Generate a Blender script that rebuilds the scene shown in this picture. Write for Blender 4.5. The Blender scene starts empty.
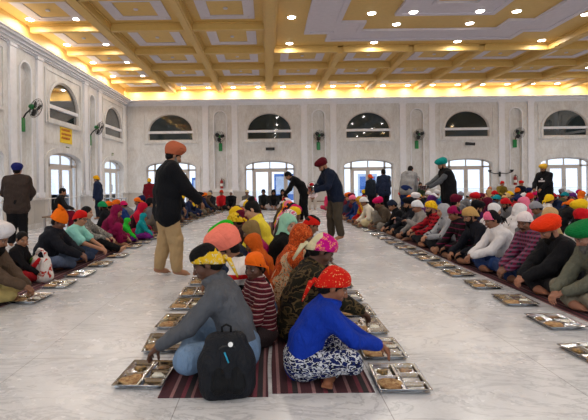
import bpy, bmesh, math, random
import numpy as np
from mathutils import Vector, Matrix, noise as mnoise

random.seed(11)
PI = math.pi
SC = bpy.context.scene
COL = SC.collection

# ------------------------------------------------------------------ camera
FOC, CAMH, VPX, VPY, ROLL = 450.0, 1.3, 268.0, 182.0, 0.0122
cam_data = bpy.data.cameras.new('camera')
cam_data.sensor_width = 36.0
cam_data.lens = FOC * 36.0 / 588.0
cam_data.shift_x = (294.0 - VPX) / 588.0
cam_data.shift_y = -(210.0 - VPY) / 588.0
cam_data.clip_start = 0.05
cam = bpy.data.objects.new('camera', cam_data)
COL.objects.link(cam)
cam.matrix_world = Matrix.Translation((0, 0, CAMH)) @ Matrix.Rotation(PI / 2, 4, 'X') @ Matrix.Rotation(-ROLL, 4, 'Z')
SC.camera = cam


def ground(px, py, z=0.0):
    """place on the level z that the photo shows at px, py"""
    a, b = px - VPX, VPY - py
    u = a * math.cos(ROLL) + b * math.sin(ROLL)
    v = -a * math.sin(ROLL) + b * math.cos(ROLL)
    d = FOC * (z - CAMH) / v
    return u * d / FOC, d


def atd(px, py, d):
    """X and Z of the point at distance d along the hall"""
    a, b = px - VPX, VPY - py
    u = a * math.cos(ROLL) + b * math.sin(ROLL)
    v = -a * math.sin(ROLL) + b * math.cos(ROLL)
    return u * d / FOC, CAMH + v * d / FOC


# ------------------------------------------------------------------ tagging
def tag(o, label=None, cat=None, group=None, kind=None):
    if label: o['label'] = label
    if cat: o['category'] = cat
    if group: o['group'] = group
    if kind: o['kind'] = kind
    return o


def link(name, me, mat=None, parent=None, loc=None, rotz=None):
    o = bpy.data.objects.new(name, me)
    COL.objects.link(o)
    if parent is not None: o.parent = parent
    if loc is not None: o.location = loc
    if rotz is not None: o.rotation_euler = (0, 0, rotz)
    if mat is not None and me is not None and hasattr(me, 'materials'):
        if len(me.materials) == 0: me.materials.append(mat)
        if me.materials[0] is not mat:
            o.material_slots[0].link = 'OBJECT'
            o.material_slots[0].material = mat
    return o


def empty(name, loc=(0, 0, 0), rotz=0.0, parent=None):
    o = bpy.data.objects.new(name, None)
    o.empty_display_size = .1
    COL.objects.link(o)
    if parent is not None: o.parent = parent
    o.location = loc
    o.rotation_euler = (0, 0, rotz)
    return o


def copy_tree(o, parent=None):
    c = o.copy()
    COL.objects.link(c)
    if parent is not None: c.parent = parent
    for ch in list(o.children):
        copy_tree(ch, c)
    return c


# ------------------------------------------------------------------ mesh helpers
class MB:
    def __init__(s):
        s.v, s.f = [], []

    def add(s, vs, fs):
        n = len(s.v)
        s.v += [tuple(v) for v in vs]
        s.f += [tuple(i + n for i in f) for f in fs]

    def box(s, x0, x1, y0, y1, z0, z1):
        vs = [(x, y, z) for x in (x0, x1) for y in (y0, y1) for z in (z0, z1)]
        s.add(vs, [(0, 1, 3, 2), (4, 6, 7, 5), (0, 4, 5, 1), (2, 3, 7, 6), (0, 2, 6, 4), (1, 5, 7, 3)])

    def tube(s, pts, r, n=10, closed=False):
        pts = [Vector(p) for p in pts]
        rs = r if isinstance(r, (list, tuple)) else [r] * len(pts)
        m = len(pts)
        rings = []
        up = None
        for i, p in enumerate(pts):
            a = pts[(i - 1) % m] if (i > 0 or closed) else p
            b = pts[(i + 1) % m] if (i < m - 1 or closed) else p
            t = (b - a).normalized()
            if up is None:
                up = Vector((0, 0, 1)) if abs(t.z) < .9 else Vector((1, 0, 0))
            sd = t.cross(up)
            if sd.length < 1e-5: sd = t.orthogonal()
            sd.normalize()
            up = sd.cross(t).normalized()
            rings.append([p + (sd * math.cos(2 * PI * k / n) + up * math.sin(2 * PI * k / n)) * rs[i] for k in range(n)])
        vs = [v for rg in rings for v in rg]
        fs = []
        for i in range(m if closed else m - 1):
            j = (i + 1) % m
            for k in range(n):
                l = (k + 1) % n
                fs.append((i * n + k, i * n + l, j * n + l, j * n + k))
        if not closed:
            fs.append(tuple(range(n - 1, -1, -1)))
            fs.append(tuple((m - 1) * n + k for k in range(n)))
        s.add(vs, fs)

    def lathe(s, prof, n=24, cx=0, cy=0, cz=0):
        vs, fs = [], []
        for r, z in prof:
            for k in range(n):
                a = 2 * PI * k / n
                vs.append((cx + r * math.cos(a), cy + r * math.sin(a), cz + z))
        for i in range(len(prof) - 1):
            for k in range(n):
                l = (k + 1) % n
                fs.append((i * n + k, i * n + l, (i + 1) * n + l, (i + 1) * n + k))
        fs.append(tuple(range(n - 1, -1, -1)))
        fs.append(tuple((len(prof) - 1) * n + k for k in range(n)))
        s.add(vs, fs)

    def mesh(s, name, smooth=False, bevel=0.0, M=None):
        me = bpy.data.meshes.new(name)
        me.from_pydata(s.v, [], s.f)
        bm = bmesh.new(); bm.from_mesh(me)
        bmesh.ops.recalc_face_normals(bm, faces=bm.faces)
        if bevel > 0:
            es = [e for e in bm.edges if len(e.link_faces) == 2 and e.calc_face_angle(0) > .6]
            bmesh.ops.bevel(bm, geom=es, offset=bevel, segments=2, affect='EDGES', profile=.7)
        if M is not None: bm.transform(M)
        bm.to_mesh(me); bm.free()
        if smooth:
            me.polygons.foreach_set('use_smooth', [True] * len(me.polygons))
        return me

    def obj(s, name, mat, parent=None, smooth=False, bevel=0.0, M=None, loc=None, rotz=None):
        return link(name, s.mesh(name, smooth, bevel, M), mat, parent, loc, rotz)


def plate(outer, holes, t0, t1, M):
    """flat plate with holes: outline in (u, v), thickness from t0 to t1; M maps (u, v, t)"""
    cu = bpy.data.curves.new('tmp', 'CURVE')
    cu.dimensions = '2D'; cu.fill_mode = 'BOTH'
    for poly in [outer] + list(holes):
        sp = cu.splines.new('POLY')
        sp.points.add(len(poly) - 1)
        for i, (a, b) in enumerate(poly): sp.points[i].co = (a, b, 0, 1)
        sp.use_cyclic_u = True
    cu.extrude = (t1 - t0) / 2
    ob = bpy.data.objects.new('tmp', cu)
    COL.objects.link(ob)
    dg = bpy.context.evaluated_depsgraph_get()
    me = bpy.data.meshes.new_from_object(ob.evaluated_get(dg))
    bpy.data.objects.remove(ob); bpy.data.curves.remove(cu)
    me.transform(Matrix.Translation((0, 0, (t0 + t1) / 2)))
    me.transform(M)
    me.materials.clear()
    return me


def join(meshes, name):
    bm = bmesh.new()
    for m in meshes:
        bm.from_mesh(m)
        bpy.data.meshes.remove(m)
    bmesh.ops.recalc_face_normals(bm, faces=bm.faces)
    me = bpy.data.meshes.new(name)
    bm.to_mesh(me); bm.free()
    return me


def rect(x0, x1, z0, z1): return [(x0, z0), (x1, z0), (x1, z1), (x0, z1)]


def arch(cx, hw, z0, zs, rise, n=24):
    """opening with vertical sides up to zs then an elliptical head of height rise"""
    p = [(cx - hw, z0), (cx + hw, z0)]
    for i in range(n + 1):
        a = PI * i / n
        p.append((cx + hw * math.cos(a), zs + rise * math.sin(a)))
    return p


# ------------------------------------------------------------------ materials
MATS = {}


def nodes_mat(name):
    m = bpy.data.materials.new(name); m.use_nodes = True
    nt = m.node_tree
    return m, nt, nt.nodes['Principled BSDF']


def nd(nt, typ, **kw):
    n = nt.nodes.new(typ)
    for k, v in kw.items():
        if k.startswith('i_'):
            n.inputs[k[2:].replace('_', ' ')].default_value = v
        else: setattr(n, k, v)
    return n


def rgba(c): return (c[0], c[1], c[2], 1.0)


def s2l(r, g, b):
    f = lambda c: (c / 255 / 12.92) if c / 255 <= .04045 else ((c / 255 + .055) / 1.055) ** 2.4
    return (f(r), f(g), f(b))


def ramp(nt, fac, stops, interp='LINEAR'):
    n = nt.nodes.new('ShaderNodeValToRGB')
    cr = n.color_ramp; cr.interpolation = interp
    cr.elements[0].position = stops[0][0]; cr.elements[0].color = rgba(stops[0][1])
    cr.elements[1].position = stops[-1][0]; cr.elements[1].color = rgba(stops[-1][1])
    for p, c in stops[1:-1]:
        e = cr.elements.new(p); e.color = rgba(c)
    nt.links.new(fac, n.inputs[0])
    return n.outputs[0]


def coords(nt, scale=(1, 1, 1), rot=(0, 0, 0), loc=(0, 0, 0)):
    tc = nt.nodes.new('ShaderNodeTexCoord')
    mp = nd(nt, 'ShaderNodeMapping')
    mp.inputs['Scale'].default_value = scale
    mp.inputs['Rotation'].default_value = rot
    mp.inputs['Location'].default_value = loc
    nt.links.new(tc.outputs['Object'], mp.inputs[0])
    return mp.outputs[0]


def noise_tex(nt, vec, scale, detail=3, rough=.5, dist=0):
    n = nd(nt, 'ShaderNodeTexNoise')
    n.inputs['Scale'].default_value = scale
    n.inputs['Detail'].default_value = detail
    n.inputs['Roughness'].default_value = rough
    n.inputs['Distortion'].default_value = dist
    nt.links.new(vec, n.inputs['Vector'])
    return n.outputs['Fac']


def bump(nt, bs, h, strength, dist=.01, chain=None):
    b = nd(nt, 'ShaderNodeBump')
    b.inputs['Strength'].default_value = strength
    b.inputs['Distance'].default_value = dist
    nt.links.new(h, b.inputs['Height'])
    if chain is not None: nt.links.new(chain, b.inputs['Normal'])
    nt.links.new(b.outputs[0], bs.inputs['Normal'])
    return b.outputs[0]


def mixc(nt, fac, a, b, mode='MIX'):
    m = nd(nt, 'ShaderNodeMix', data_type='RGBA', blend_type=mode)
    for sock, v in ((m.inputs[6], a), (m.inputs[7], b)):
        if isinstance(v, tuple): sock.default_value = rgba(v)
        else: nt.links.new(v, sock)
    if isinstance(fac, (int, float)): m.inputs[0].default_value = fac
    else: nt.links.new(fac, m.inputs[0])
    return m.outputs[2]


def plain(key, c, rough=.6, metal=0.0, bumps=None, emit=None):
    if key in MATS: return MATS[key]
    m, nt, bs = nodes_mat(key)
    bs.inputs['Roughness'].default_value = rough
    bs.inputs['Metallic'].default_value = metal
    v = coords(nt)
    n = noise_tex(nt, v, 9, 3)
    col = mixc(nt, n, tuple(x * .9 for x in c), tuple(min(1, x * 1.08) for x in c))
    nt.links.new(col, bs.inputs['Base Color'])
    if bumps: bump(nt, bs, noise_tex(nt, v, bumps[0], 2), bumps[1], .004)
    if emit:
        bs.inputs['Emission Color'].default_value = rgba(emit[0])
        bs.inputs['Emission Strength'].default_value = emit[1]
    MATS[key] = m
    return m


def cloth(rgb, pattern=None, rgb2=None, rgb3=None, scale=1.0, rough=.85):
    """fabric; colours given as 0-255 photograph values"""
    key = 'cloth_%s_%s_%s_%s_%s' % (rgb, pattern, rgb2, rgb3, scale)
    if key in MATS: return MATS[key]
    m, nt, bs = nodes_mat('fabric')
    bs.inputs['Roughness'].default_value = rough
    bs.inputs['Specular IOR Level'].default_value = .2
    v = coords(nt)
    deep = lambda c: tuple(x * x / (x + .016) for x in c)
    a = deep(s2l(*rgb))
    b = deep(s2l(*rgb2)) if rgb2 else None
    c3 = deep(s2l(*rgb3)) if rgb3 else None
    big = noise_tex(nt, v, 7, 3)
    if pattern is None:
        col = mixc(nt, big, tuple(x * .86 for x in a), tuple(min(1, x * 1.12) for x in a))
    elif pattern in ('stripes', 'bands'):
        sep = nd(nt, 'ShaderNodeSeparateXYZ'); nt.links.new(v, sep.inputs[0])
        w = nd(nt, 'ShaderNodeMath', operation='MULTIPLY'); w.inputs[1].default_value = 14 * scale
        nt.links.new(sep.outputs[2 if pattern == 'bands' else 1], w.inputs[0])
        fr = nd(nt, 'ShaderNodeMath', operation='FRACT'); nt.links.new(w.outputs[0], fr.inputs[0])
        st = [(0, a), (.45, b), (.6, a)] if not c3 else [(0, a), (.3, b), (.5, a), (.7, c3), (.85, a)]
        col = ramp(nt, fr.outputs[0], st, 'CONSTANT')
    elif pattern == 'plaid':
        sep = nd(nt, 'ShaderNodeSeparateXYZ'); nt.links.new(v, sep.inputs[0])
        outs = []
        for ax, sc_ in ((0, 17), (2, 15)):
            w = nd(nt, 'ShaderNodeMath', operation='MULTIPLY'); w.inputs[1].default_value = sc_ * scale
            nt.links.new(sep.outputs[ax], w.inputs[0])
            fr = nd(nt, 'ShaderNodeMath', operation='FRACT'); nt.links.new(w.outputs[0], fr.inputs[0])
            gt = nd(nt, 'ShaderNodeMath', operation='GREATER_THAN'); gt.inputs[1].default_value = .55
            nt.links.new(fr.outputs[0], gt.inputs[0]); outs.append(gt.outputs[0])
        col = mixc(nt, outs[0], a, b)
        col = mixc(nt, outs[1], col, c3 or tuple(x * .5 for x in a))
    elif pattern == 'camo':
        n1 = noise_tex(nt, coords(nt, (14 * scale, 14 * scale, 26 * scale)), 1, 2, .5, .6)
        col = ramp(nt, n1, [(0, a), (.45, b), (.54, c3), (.62, a)], 'CONSTANT')
    elif pattern == 'dots':
        vo = nd(nt, 'ShaderNodeTexVoronoi'); vo.inputs['Scale'].default_value = 38 * scale
        nt.links.new(v, vo.inputs['Vector'])
        n1 = noise_tex(nt, v, 60 * scale, 1)
        ad = nd(nt, 'ShaderNodeMath', operation='ADD'); nt.links.new(vo.outputs['Distance'], ad.inputs[0]); nt.links.new(n1, ad.inputs[1])
        col = ramp(nt, ad.outputs[0], [(0, b), (.66, c3 or b), (.74, a)], 'CONSTANT')
    elif pattern == 'print':
        n1 = noise_tex(nt, v, 30 * scale, 2, .5, 1.2)
        col = ramp(nt, n1, [(0, c3 or b), (.40, a), (.56, b), (.64, a)], 'CONSTANT')
    elif pattern in ('crown', 'back'):          # one colour on top (or behind), a second below (or in front)
        sep = nd(nt, 'ShaderNodeSeparateXYZ'); nt.links.new(v, sep.inputs[0])
        n1 = noise_tex(nt, v, 18, 2)
        md = nd(nt, 'ShaderNodeMath', operation='MULTIPLY_ADD'); md.inputs[1].default_value = .05
        nt.links.new(n1, md.inputs[0]); nt.links.new(sep.outputs[2 if pattern == 'crown' else 1], md.inputs[2])
        gt = nd(nt, 'ShaderNodeMath', operation='GREATER_THAN' if pattern == 'crown' else 'LESS_THAN'); gt.inputs[1].default_value = scale
        nt.links.new(md.outputs[0], gt.inputs[0])
        low = ramp(nt, noise_tex(nt, v, 34, 2, .5, 1.0), [(0, a), (.55, c3 or a), (.62, a)], 'CONSTANT')
        col = mixc(nt, gt.outputs[0], low, b)
    # soft folds in the weave
    nt.links.new(col, bs.inputs['Base Color'])
    ch = bump(nt, bs, noise_tex(nt, coords(nt, (1, 1, .45)), 16, 4, .6, 1.4), .9, .03)
    bump(nt, bs, noise_tex(nt, v, 420, 1), .25, .002, ch)
    MATS[key] = m
    return m


def skin(tone):
    key = 'skin_%s' % (tone,)
    if key in MATS: return MATS[key]
    m, nt, bs = nodes_mat('skin')
    a = s2l(*tone)
    bs.inputs['Roughness'].default_value = .5
    bs.inputs['Specular IOR Level'].default_value = .35
    v = coords(nt)
    col = mixc(nt, noise_tex(nt, v, 22, 3), tuple(x * .85 for x in a), tuple(min(1, x * 1.15) for x in a))
    at = nd(nt, 'ShaderNodeVertexColor', layer_name='marks')
    sp = nd(nt, 'ShaderNodeSeparateColor'); nt.links.new(at.outputs[0], sp.inputs[0])
    col = mixc(nt, sp.outputs[1], col, (a[0] * .62, a[1] * .35, a[2] * .38))   # lips
    col = mixc(nt, sp.outputs[2], col, (.36, .33, .31))                         # eye whites
    col = mixc(nt, sp.outputs[0], col, (.012, .009, .008))                      # brows, irises
    nt.links.new(col, bs.inputs['Base Color'])
    MATS[key] = m
    return m


def hairmat(rgb):
    key = 'hair_%s' % (rgb,)
    if key in MATS: return MATS[key]
    m, nt, bs = nodes_mat('hair')
    a = s2l(*rgb)
    bs.inputs['Roughness'].default_value = .6; bs.inputs['Specular IOR Level'].default_value = .12
    a = tuple(x * .55 for x in a)
    n = noise_tex(nt, coords(nt, (1, 1, .18)), 160, 3)
    nt.links.new(mixc(nt, n, tuple(x * .6 for x in a), tuple(x * 1.3 for x in a)), bs.inputs['Base Color'])
    bump(nt, bs, n, .8, .006)
    MATS[key] = m
    return m
# ------------------------------------------------------------------ signed distance modelling
def V(*a): return np.array(a, dtype=np.float64)


def unit(v):
    n = np.linalg.norm(v)
    return v / n if n > 1e-9 else V(0, 0, 1)


class Field:
    """smooth union of tapered limbs and ellipsoids, meshed with surface nets"""

    def __init__(s): s.p = []

    def cone(s, a, b, r1, r2=None, k=.02, op='+'):
        r2 = r1 if r2 is None else r2
        a = np.asarray(a, float); b = np.asarray(b, float)
        m = max(r1, r2)
        s.p.append(('c', (a, b, r1, r2), np.minimum(a, b) - m, np.maximum(a, b) + m, k, op))

    def chain(s, pts, rs, k=.02):
        for i in range(len(pts) - 1): s.cone(pts[i], pts[i + 1], rs[i], rs[i + 1], k)

    def ell(s, c, r, R=None, k=.02, op='+'):
        c = np.asarray(c, float); r = np.asarray(r, float)
        R = np.eye(3) if R is None else R
        m = r.max()
        s.p.append(('e', (c, r, R), c - m, c + m, k, op))

    def half(s, c, n):            # cut away everything on the side n points to
        s.p.append(('h', (np.asarray(c, float), unit(np.asarray(n, float))), None, None, .004, '-'))

    def mesh(s, h, fold=0.0, seed=0, name='m', paint=None):
        lo = np.min([p[2] for p in s.p if p[5] == '+'], axis=0) - .03 - fold
        hi = np.max([p[3] for p in s.p if p[5] == '+'], axis=0) + .03 + fold
        n = np.ceil((hi - lo) / h).astype(int) + 1
        ax = [(lo[i] + np.arange(n[i]) * h).astype(np.float32) for i in range(3)]
        D = np.full(n, .2, np.float32)
        for typ, q, plo, phi, k, op in s.p:
            if typ == 'h': sl = (slice(0, n[0]), slice(0, n[1]), slice(0, n[2]))
            else:
                mg = k + .035
                i0 = np.maximum(((plo - mg - lo) / h).astype(int), 0)
                i1 = np.minimum(((phi + mg - lo) / h).astype(int) + 2, n)
                if (i1 <= i0).any(): continue
                sl = tuple(slice(i0[j], i1[j]) for j in range(3))
            X = ax[0][sl[0]][:, None, None]; Y = ax[1][sl[1]][None, :, None]; Z = ax[2][sl[2]][None, None, :]
            if typ == 'c':
                a, b, r1, r2 = q
                ba = (b - a).astype(np.float32); L2 = max(float(ba @ ba), 1e-9)
                t = ((X - a[0]) * ba[0] + (Y - a[1]) * ba[1] + (Z - a[2]) * ba[2]) / L2
                t = np.clip(t, 0, 1)
                d = np.sqrt((X - a[0] - t * ba[0]) ** 2 + (Y - a[1] - t * ba[1]) ** 2 + (Z - a[2] - t * ba[2]) ** 2) - (r1 + (r2 - r1) * t)
            elif typ == 'e':
                c, r, R = q
                x, y, z = X - c[0], Y - c[1], Z - c[2]
                u = [(x * R[0, j] + y * R[1, j] + z * R[2, j]) for j in range(3)]
                k0 = np.sqrt(sum((u[j] / r[j]) ** 2 for j in range(3)))
                k1 = np.sqrt(sum((u[j] / r[j] ** 2) ** 2 for j in range(3))) + 1e-6
                d = k0 * (k0 - 1) / k1
            else:
                c, nn = q
                d = -((X - c[0]) * nn[0] + (Y - c[1]) * nn[1] + (Z - c[2]) * nn[2])
            A = D[sl]
            d = d.astype(np.float32)
            if op == '+':
                hh = np.maximum(k - np.abs(A - d), 0) / k
                D[sl] = np.minimum(A, d) - hh * hh * k * .25
            else:
                d = -d
                hh = np.maximum(k - np.abs(A - d), 0) / k
                D[sl] = np.maximum(A, d) + hh * hh * k * .25
        if fold > 0:
            rs = np.random.RandomState(seed)
            X = ax[0][:, None, None]; Y = ax[1][None, :, None]; Z = ax[2][None, None, :]
            W = 0
            for i in range(4):
                kx, ky, kz = rs.uniform(-1, 1, 3) * (26 + 12 * i)
                W = W + (1.0 - 2.2 * np.abs(np.sin(.5 * (X * kx + Y * ky + Z * kz * .8 + rs.uniform(0, 6) + 1.5 * np.sin(Z * 15 + X * 9 * rs.uniform(-1, 1) + i))))) / (1 + .35 * i)
            D += (fold * .45) * W.astype(np.float32)
        D[0], D[-1] = .05, .05; D[:, 0], D[:, -1] = .05, .05; D[:, :, 0], D[:, :, -1] = .05, .05
        return surface_nets(D, lo, h, name, paint)


def surface_nets(D, lo, h, name, paint=None):
    S = D < 0
    c = S[:-1, :-1, :-1]
    cnt = np.zeros(c.shape, np.int8)
    offs = [(i, j, k) for i in (0, 1) for j in (0, 1) for k in (0, 1)]
    m = c.shape
    for i, j, k in offs: cnt += S[i:i + m[0], j:j + m[1], k:k + m[2]]
    act = (cnt > 0) & (cnt < 8)
    I = np.argwhere(act)
    idx = np.full(m, -1, np.int32)
    idx[act] = np.arange(len(I))
    vals = {o: D[I[:, 0] + o[0], I[:, 1] + o[1], I[:, 2] + o[2]] for o in offs}
    P = np.zeros((len(I), 3)); N = np.zeros(len(I))
    for o in offs:
        for a in range(3):
            if o[a] == 0:
                o2 = tuple(1 if q == a else o[q] for q in range(3))
                v0, v1 = vals[o], vals[o2]
                cr = (v0 < 0) != (v1 < 0)
                t = np.where(cr, v0 / np.where(np.abs(v0 - v1) < 1e-12, 1, v0 - v1), 0)
                q = np.tile(np.array(o, float), (len(I), 1)); q[:, a] = t
                P += q * cr[:, None]; N += cr
    P = (P / N[:, None] + I) * h + lo
    quads = []
    for a in range(3):
        b, c2 = [(1, 2), (2, 0), (0, 1)][a]
        sl0 = [slice(1, None)] * 3; sl1 = [slice(1, None)] * 3
        sl0[a] = slice(0, -1); sl1[a] = slice(1, None)
        s0, s1 = S[tuple(sl0)], S[tuple(sl1)]
        E = np.argwhere(s0 != s1)
        if not len(E): continue
        flip = s0[E[:, 0], E[:, 1], E[:, 2]]
        base = E + 1; base[:, a] -= 1
        def at(db, dc):
            q = base.copy(); q[:, b] -= db; q[:, c2] -= dc
            q = np.minimum(q, np.array(m) - 1)
            return idx[q[:, 0], q[:, 1], q[:, 2]]
        Q = np.stack([at(1, 1), at(0, 1), at(0, 0), at(1, 0)], 1)
        Q[~flip] = Q[~flip][:, ::-1]
        quads.append(Q[(Q >= 0).all(1)])
    F = np.concatenate(quads)
    me = bpy.data.meshes.new(name)
    me.vertices.add(len(P)); me.loops.add(F.size); me.polygons.add(len(F))
    me.vertices.foreach_set('co', P.astype(np.float32).ravel())
    me.loops.foreach_set('vertex_index', F.astype(np.int32).ravel())
    me.polygons.foreach_set('loop_start', np.arange(0, F.size, 4, dtype=np.int32))
    me.polygons.foreach_set('use_smooth', np.ones(len(F), bool))
    me.update(calc_edges=True)
    if paint is not None:
        colr = paint(P).astype(np.float32)
        at_ = me.color_attributes.new('marks', 'FLOAT_COLOR', 'POINT')
        at_.data.foreach_set('color', colr.ravel())
    return me


# ------------------------------------------------------------------ skeleton
def rotx(a): return np.array([[1, 0, 0], [0, math.cos(a), -math.sin(a)], [0, math.sin(a), math.cos(a)]])
def roty(a): return np.array([[math.cos(a), 0, math.sin(a)], [0, 1, 0], [-math.sin(a), 0, math.cos(a)]])
def rotz_(a): return np.array([[math.cos(a), -math.sin(a), 0], [math.sin(a), math.cos(a), 0], [0, 0, 1]])


def ik(a, t, l1, l2, pole):
    """two-bone limb from a towards t; pole is where the joint points"""
    d = t - a; L = np.linalg.norm(d)
    mx = (l1 + l2) * .985
    if L > mx: t = a + d / L * mx; d = t - a; L = mx
    L = max(L, abs(l1 - l2) + .02)
    u = unit(d)
    x = (l1 * l1 - l2 * l2 + L * L) / (2 * L)
    y = math.sqrt(max(l1 * l1 - x * x, 0))
    p = np.asarray(pole, float); p = p - u * (p @ u)
    return a + u * x + unit(p) * y, t


def skeleton(pose='cross', lean=(.12, .3, .35), hp=.35, hy=0.0, hands=None, width=1.0, twist=0.0, hr=0.0,
             step=.0, side=0.0, poles=None, hdir=None, **_):
    """person faces +Y; joints in metres"""
    J = {}
    legs = {}
    if pose == 'cross':
        pz = .115
        legs = {1: [(.09, .02, .115), (.285, .33, .17), (-.07, .41, .07), (-.17, .37, .05)],
                -1: [(-.09, .02, .115), (-.285, .33, .16), (.08, .29, .07), (.18, .28, .05)]}
    elif pose == 'cross_low':
        pz = .115
        legs = {1: [(.09, .02, .115), (.25, .36, .20), (-.09, .42, .07), (-.19, .38, .05)],
                -1: [(-.09, .02, .115), (-.27, .33, .15), (.12, .22, .045), (.27, .18, .035)]}
    elif pose == 'kneeup':
        pz = .115
        legs = {1: [(.09, .03, .115), (.20, .33, .42), (.13, .36, .065), (.13, .50, .035)],
                -1: [(-.09, .03, .115), (-.32, .32, .15), (.06, .27, .07), (.16, .26, .05)]}
    elif pose == 'squat':
        pz = .13
        legs = {1: [(.09, .03, .12), (.20, .34, .40), (.13, .40, .065), (.13, .54, .035)],
                -1: [(-.09, .03, .12), (-.20, .34, .40), (-.13, .40, .065), (-.13, .54, .035)]}
    elif pose == 'kneel':
        pz = .25
        legs = {1: [(.09, .02, .24), (.15, .38, .09), (.10, -.02, .07), (.09, -.16, .05)],
                -1: [(-.09, .02, .24), (-.15, .38, .09), (-.10, -.02, .07), (-.09, -.16, .05)]}
    elif pose == 'stretch':
        pz = .115
        legs = {1: [(.09, .03, .115), (.22, .40, .22), (.14, .74, .07), (.16, .84, .13)],
                -1: [(-.09, .03, .115), (-.26, .36, .15), (.0, .60, .07), (.08, .70, .08)]}
    elif pose == 'bench':
        pz = .50
        legs = {1: [(.09, .02, .50), (.13, .42, .47), (.12, .40, .08), (.13, .54, .04)],
                -1: [(-.09, .02, .50), (-.13, .42, .47), (-.12, .36, .08), (-.13, .50, .04)]}
    else:
        pz = .93
        legs = {1: [(.09, 0, .90), (.10, .04 + step * .5, .49), (.12, step, .085), (.14, step + .14, .035)],
                -1: [(-.09, 0, .90), (-.10, .03 - step * .4, .49), (-.12, -step, .085), (-.14, -step + .14, .035)]}
    J['legs'] = {k: [V(*p) for p in v] for k, v in legs.items()}
    P0 = V(0, 0, pz)
    def up(a): return V(side * math.sin(abs(a) + .2), math.sin(a), math.cos(a))
    a1, a2, a3 = lean
    tall = 1.06 if pose == 'stand' else 1.0
    belly = P0 + .19 * tall * unit(up(a1)); chest = belly + .19 * tall * unit(up(a2)); neck = chest + .13 * unit(up(a2 + .08))
    headc = neck + .155 * unit(up(a3))
    J.update(P0=P0, belly=belly, chest=chest, neck=neck, head=headc)
    J['headR'] = rotz_(hy) @ rotx(-hp) @ roty(hr)
    T = rotz_(twist); upv = unit(neck - chest)
    arms = {}
    if hands is None: hands = {1: (.10, .47, .17), -1: (-.10, .40, .19)}
    for sd in (1, -1):
        sh = neck + T @ V(sd * .168 * width, 0, 0) - upv * .055
        tgt = V(*hands[sd])
        pole = V(sd * .8, -.5, -.6) if not poles or sd not in poles else V(*poles[sd])
        el, wr = ik(sh, tgt, .285, .25, pole)
        fd = unit(wr - el)
        if hdir and sd in hdir: fd = unit(V(*hdir[sd]))
        else: fd = unit(fd * .8 + V(-sd * .25, .2, -.25))
        arms[sd] = (sh, el, wr, fd)
    J['arms'] = arms; J['width'] = width; J['pose'] = pose
    return J


def head_prims(F, J, hs=1.0, female=False):
    c, R = J['head'], J['headR']
    h = lambda *p: c + R @ (V(*p) * hs)
    F.ell(h(0, -.012, .030), V(.076, .096, .086) * hs, R, .02)
    F.ell(h(0, .026, -.038), V(.058, .066, .076) * hs, R, .03)
    F.ell(h(0, .058, -.094), V(.027, .024, .022) * hs, R, .03)
    F.cone(h(-.030, .080, .020), h(.030, .080, .020), .011 * hs, None, .012)
    F.cone(h(0, .088, .004), h(0, .108, -.030), .009 * hs, .0135 * hs, .008)
    F.cone(h(-.012, .098, -.033), h(.012, .098, -.033), .009 * hs, None, .006)
    for sd in (1, -1):
        F.ell(h(sd * .031, .098, .0), V(.017, .014, .011) * hs, R, .010, '-')
        F.ell(h(sd * .031, .079, -.001), V(.013, .013, .011) * hs, R, .004)
        F.ell(h(sd * .045, .060, -.030), V(.020, .020, .020) * hs, R, .03)
        F.ell(h(sd * .079, -.008, -.008), V(.008, .020, .031) * hs, R @ rotz_(-sd * .35), .006)
    F.chain([h(-.024, .080, -.061), h(0, .092, -.058), h(.024, .080, -.061)], [.006 * hs, .009 * hs, .006 * hs], .006)
    F.chain([h(-.020, .080, -.070), h(0, .090, -.071), h(.020, .080, -.070)], [.006 * hs, .009 * hs, .006 * hs], .006)
    F.chain([J['neck'] - (J['neck'] - J['chest']) * .3, c + R @ (V(0, -.02, -.04) * hs)], [.062, .052 * hs], .03)


def hand_prims(F, wr, fd, sd, curl=.5, n=None, sp=1.0):
    n = V(-sd * .35, 0, -1) if n is None else V(*n)
    n = unit(n - fd * (n @ fd))
    th = unit(np.cross(fd, n)) * sd
    F.cone(wr - fd * .02, wr + fd * .03, .025, .024, .02)
    for q in (-1.2, 0, 1.2):
        F.cone(wr + fd * .03 + th * q * .014, wr + fd * .092 + th * q * .022, .0135, .012, .014)
    for i, L in enumerate((.068, .078, .072, .056)):
        b = wr + fd * .09 + th * (.031 - i * .0205) * sp
        d1 = unit(fd * math.cos(curl) + n * math.sin(curl) + th * (.10 - i * .07) * sp)
        d2 = unit(fd * math.cos(curl * 2.1) + n * math.sin(curl * 2.1))
        m = b + d1 * L * .55
        F.chain([b - fd * .02, b, m, m + d2 * L * .5], [.0095, .0095, .0088, .0078], .004)
    tb = wr + fd * .028 + th * .020
    d1 = unit(fd * .65 + th * .75 + n * .25); m = tb + d1 * .042
    F.chain([tb, m, m + unit(fd * .9 + th * .15 + n * .4) * .032], [.0135, .0105, .0088], .008)


def foot_prims(F, an, toe, r=1.0):
    d = unit(toe - an); dn = V(0, 0, -1)
    f = toe - an; L = np.linalg.norm(f)
    heel = an - d * .03 + dn * .015
    F.cone(heel, toe - d * .02, .034 * r, .028 * r, .03)
    F.cone(an, toe - d * .05, .036 * r, .028 * r, .03)
    sv = unit(np.cross(d, V(0, 0, 1)))
    for i in range(5):
        F.cone(toe - d * .02 + sv * (i - 2) * .015, toe + d * (.028 - .004 * abs(i - 1)) + sv * (i - 2) * .017, .012, .0095, .006)


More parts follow.
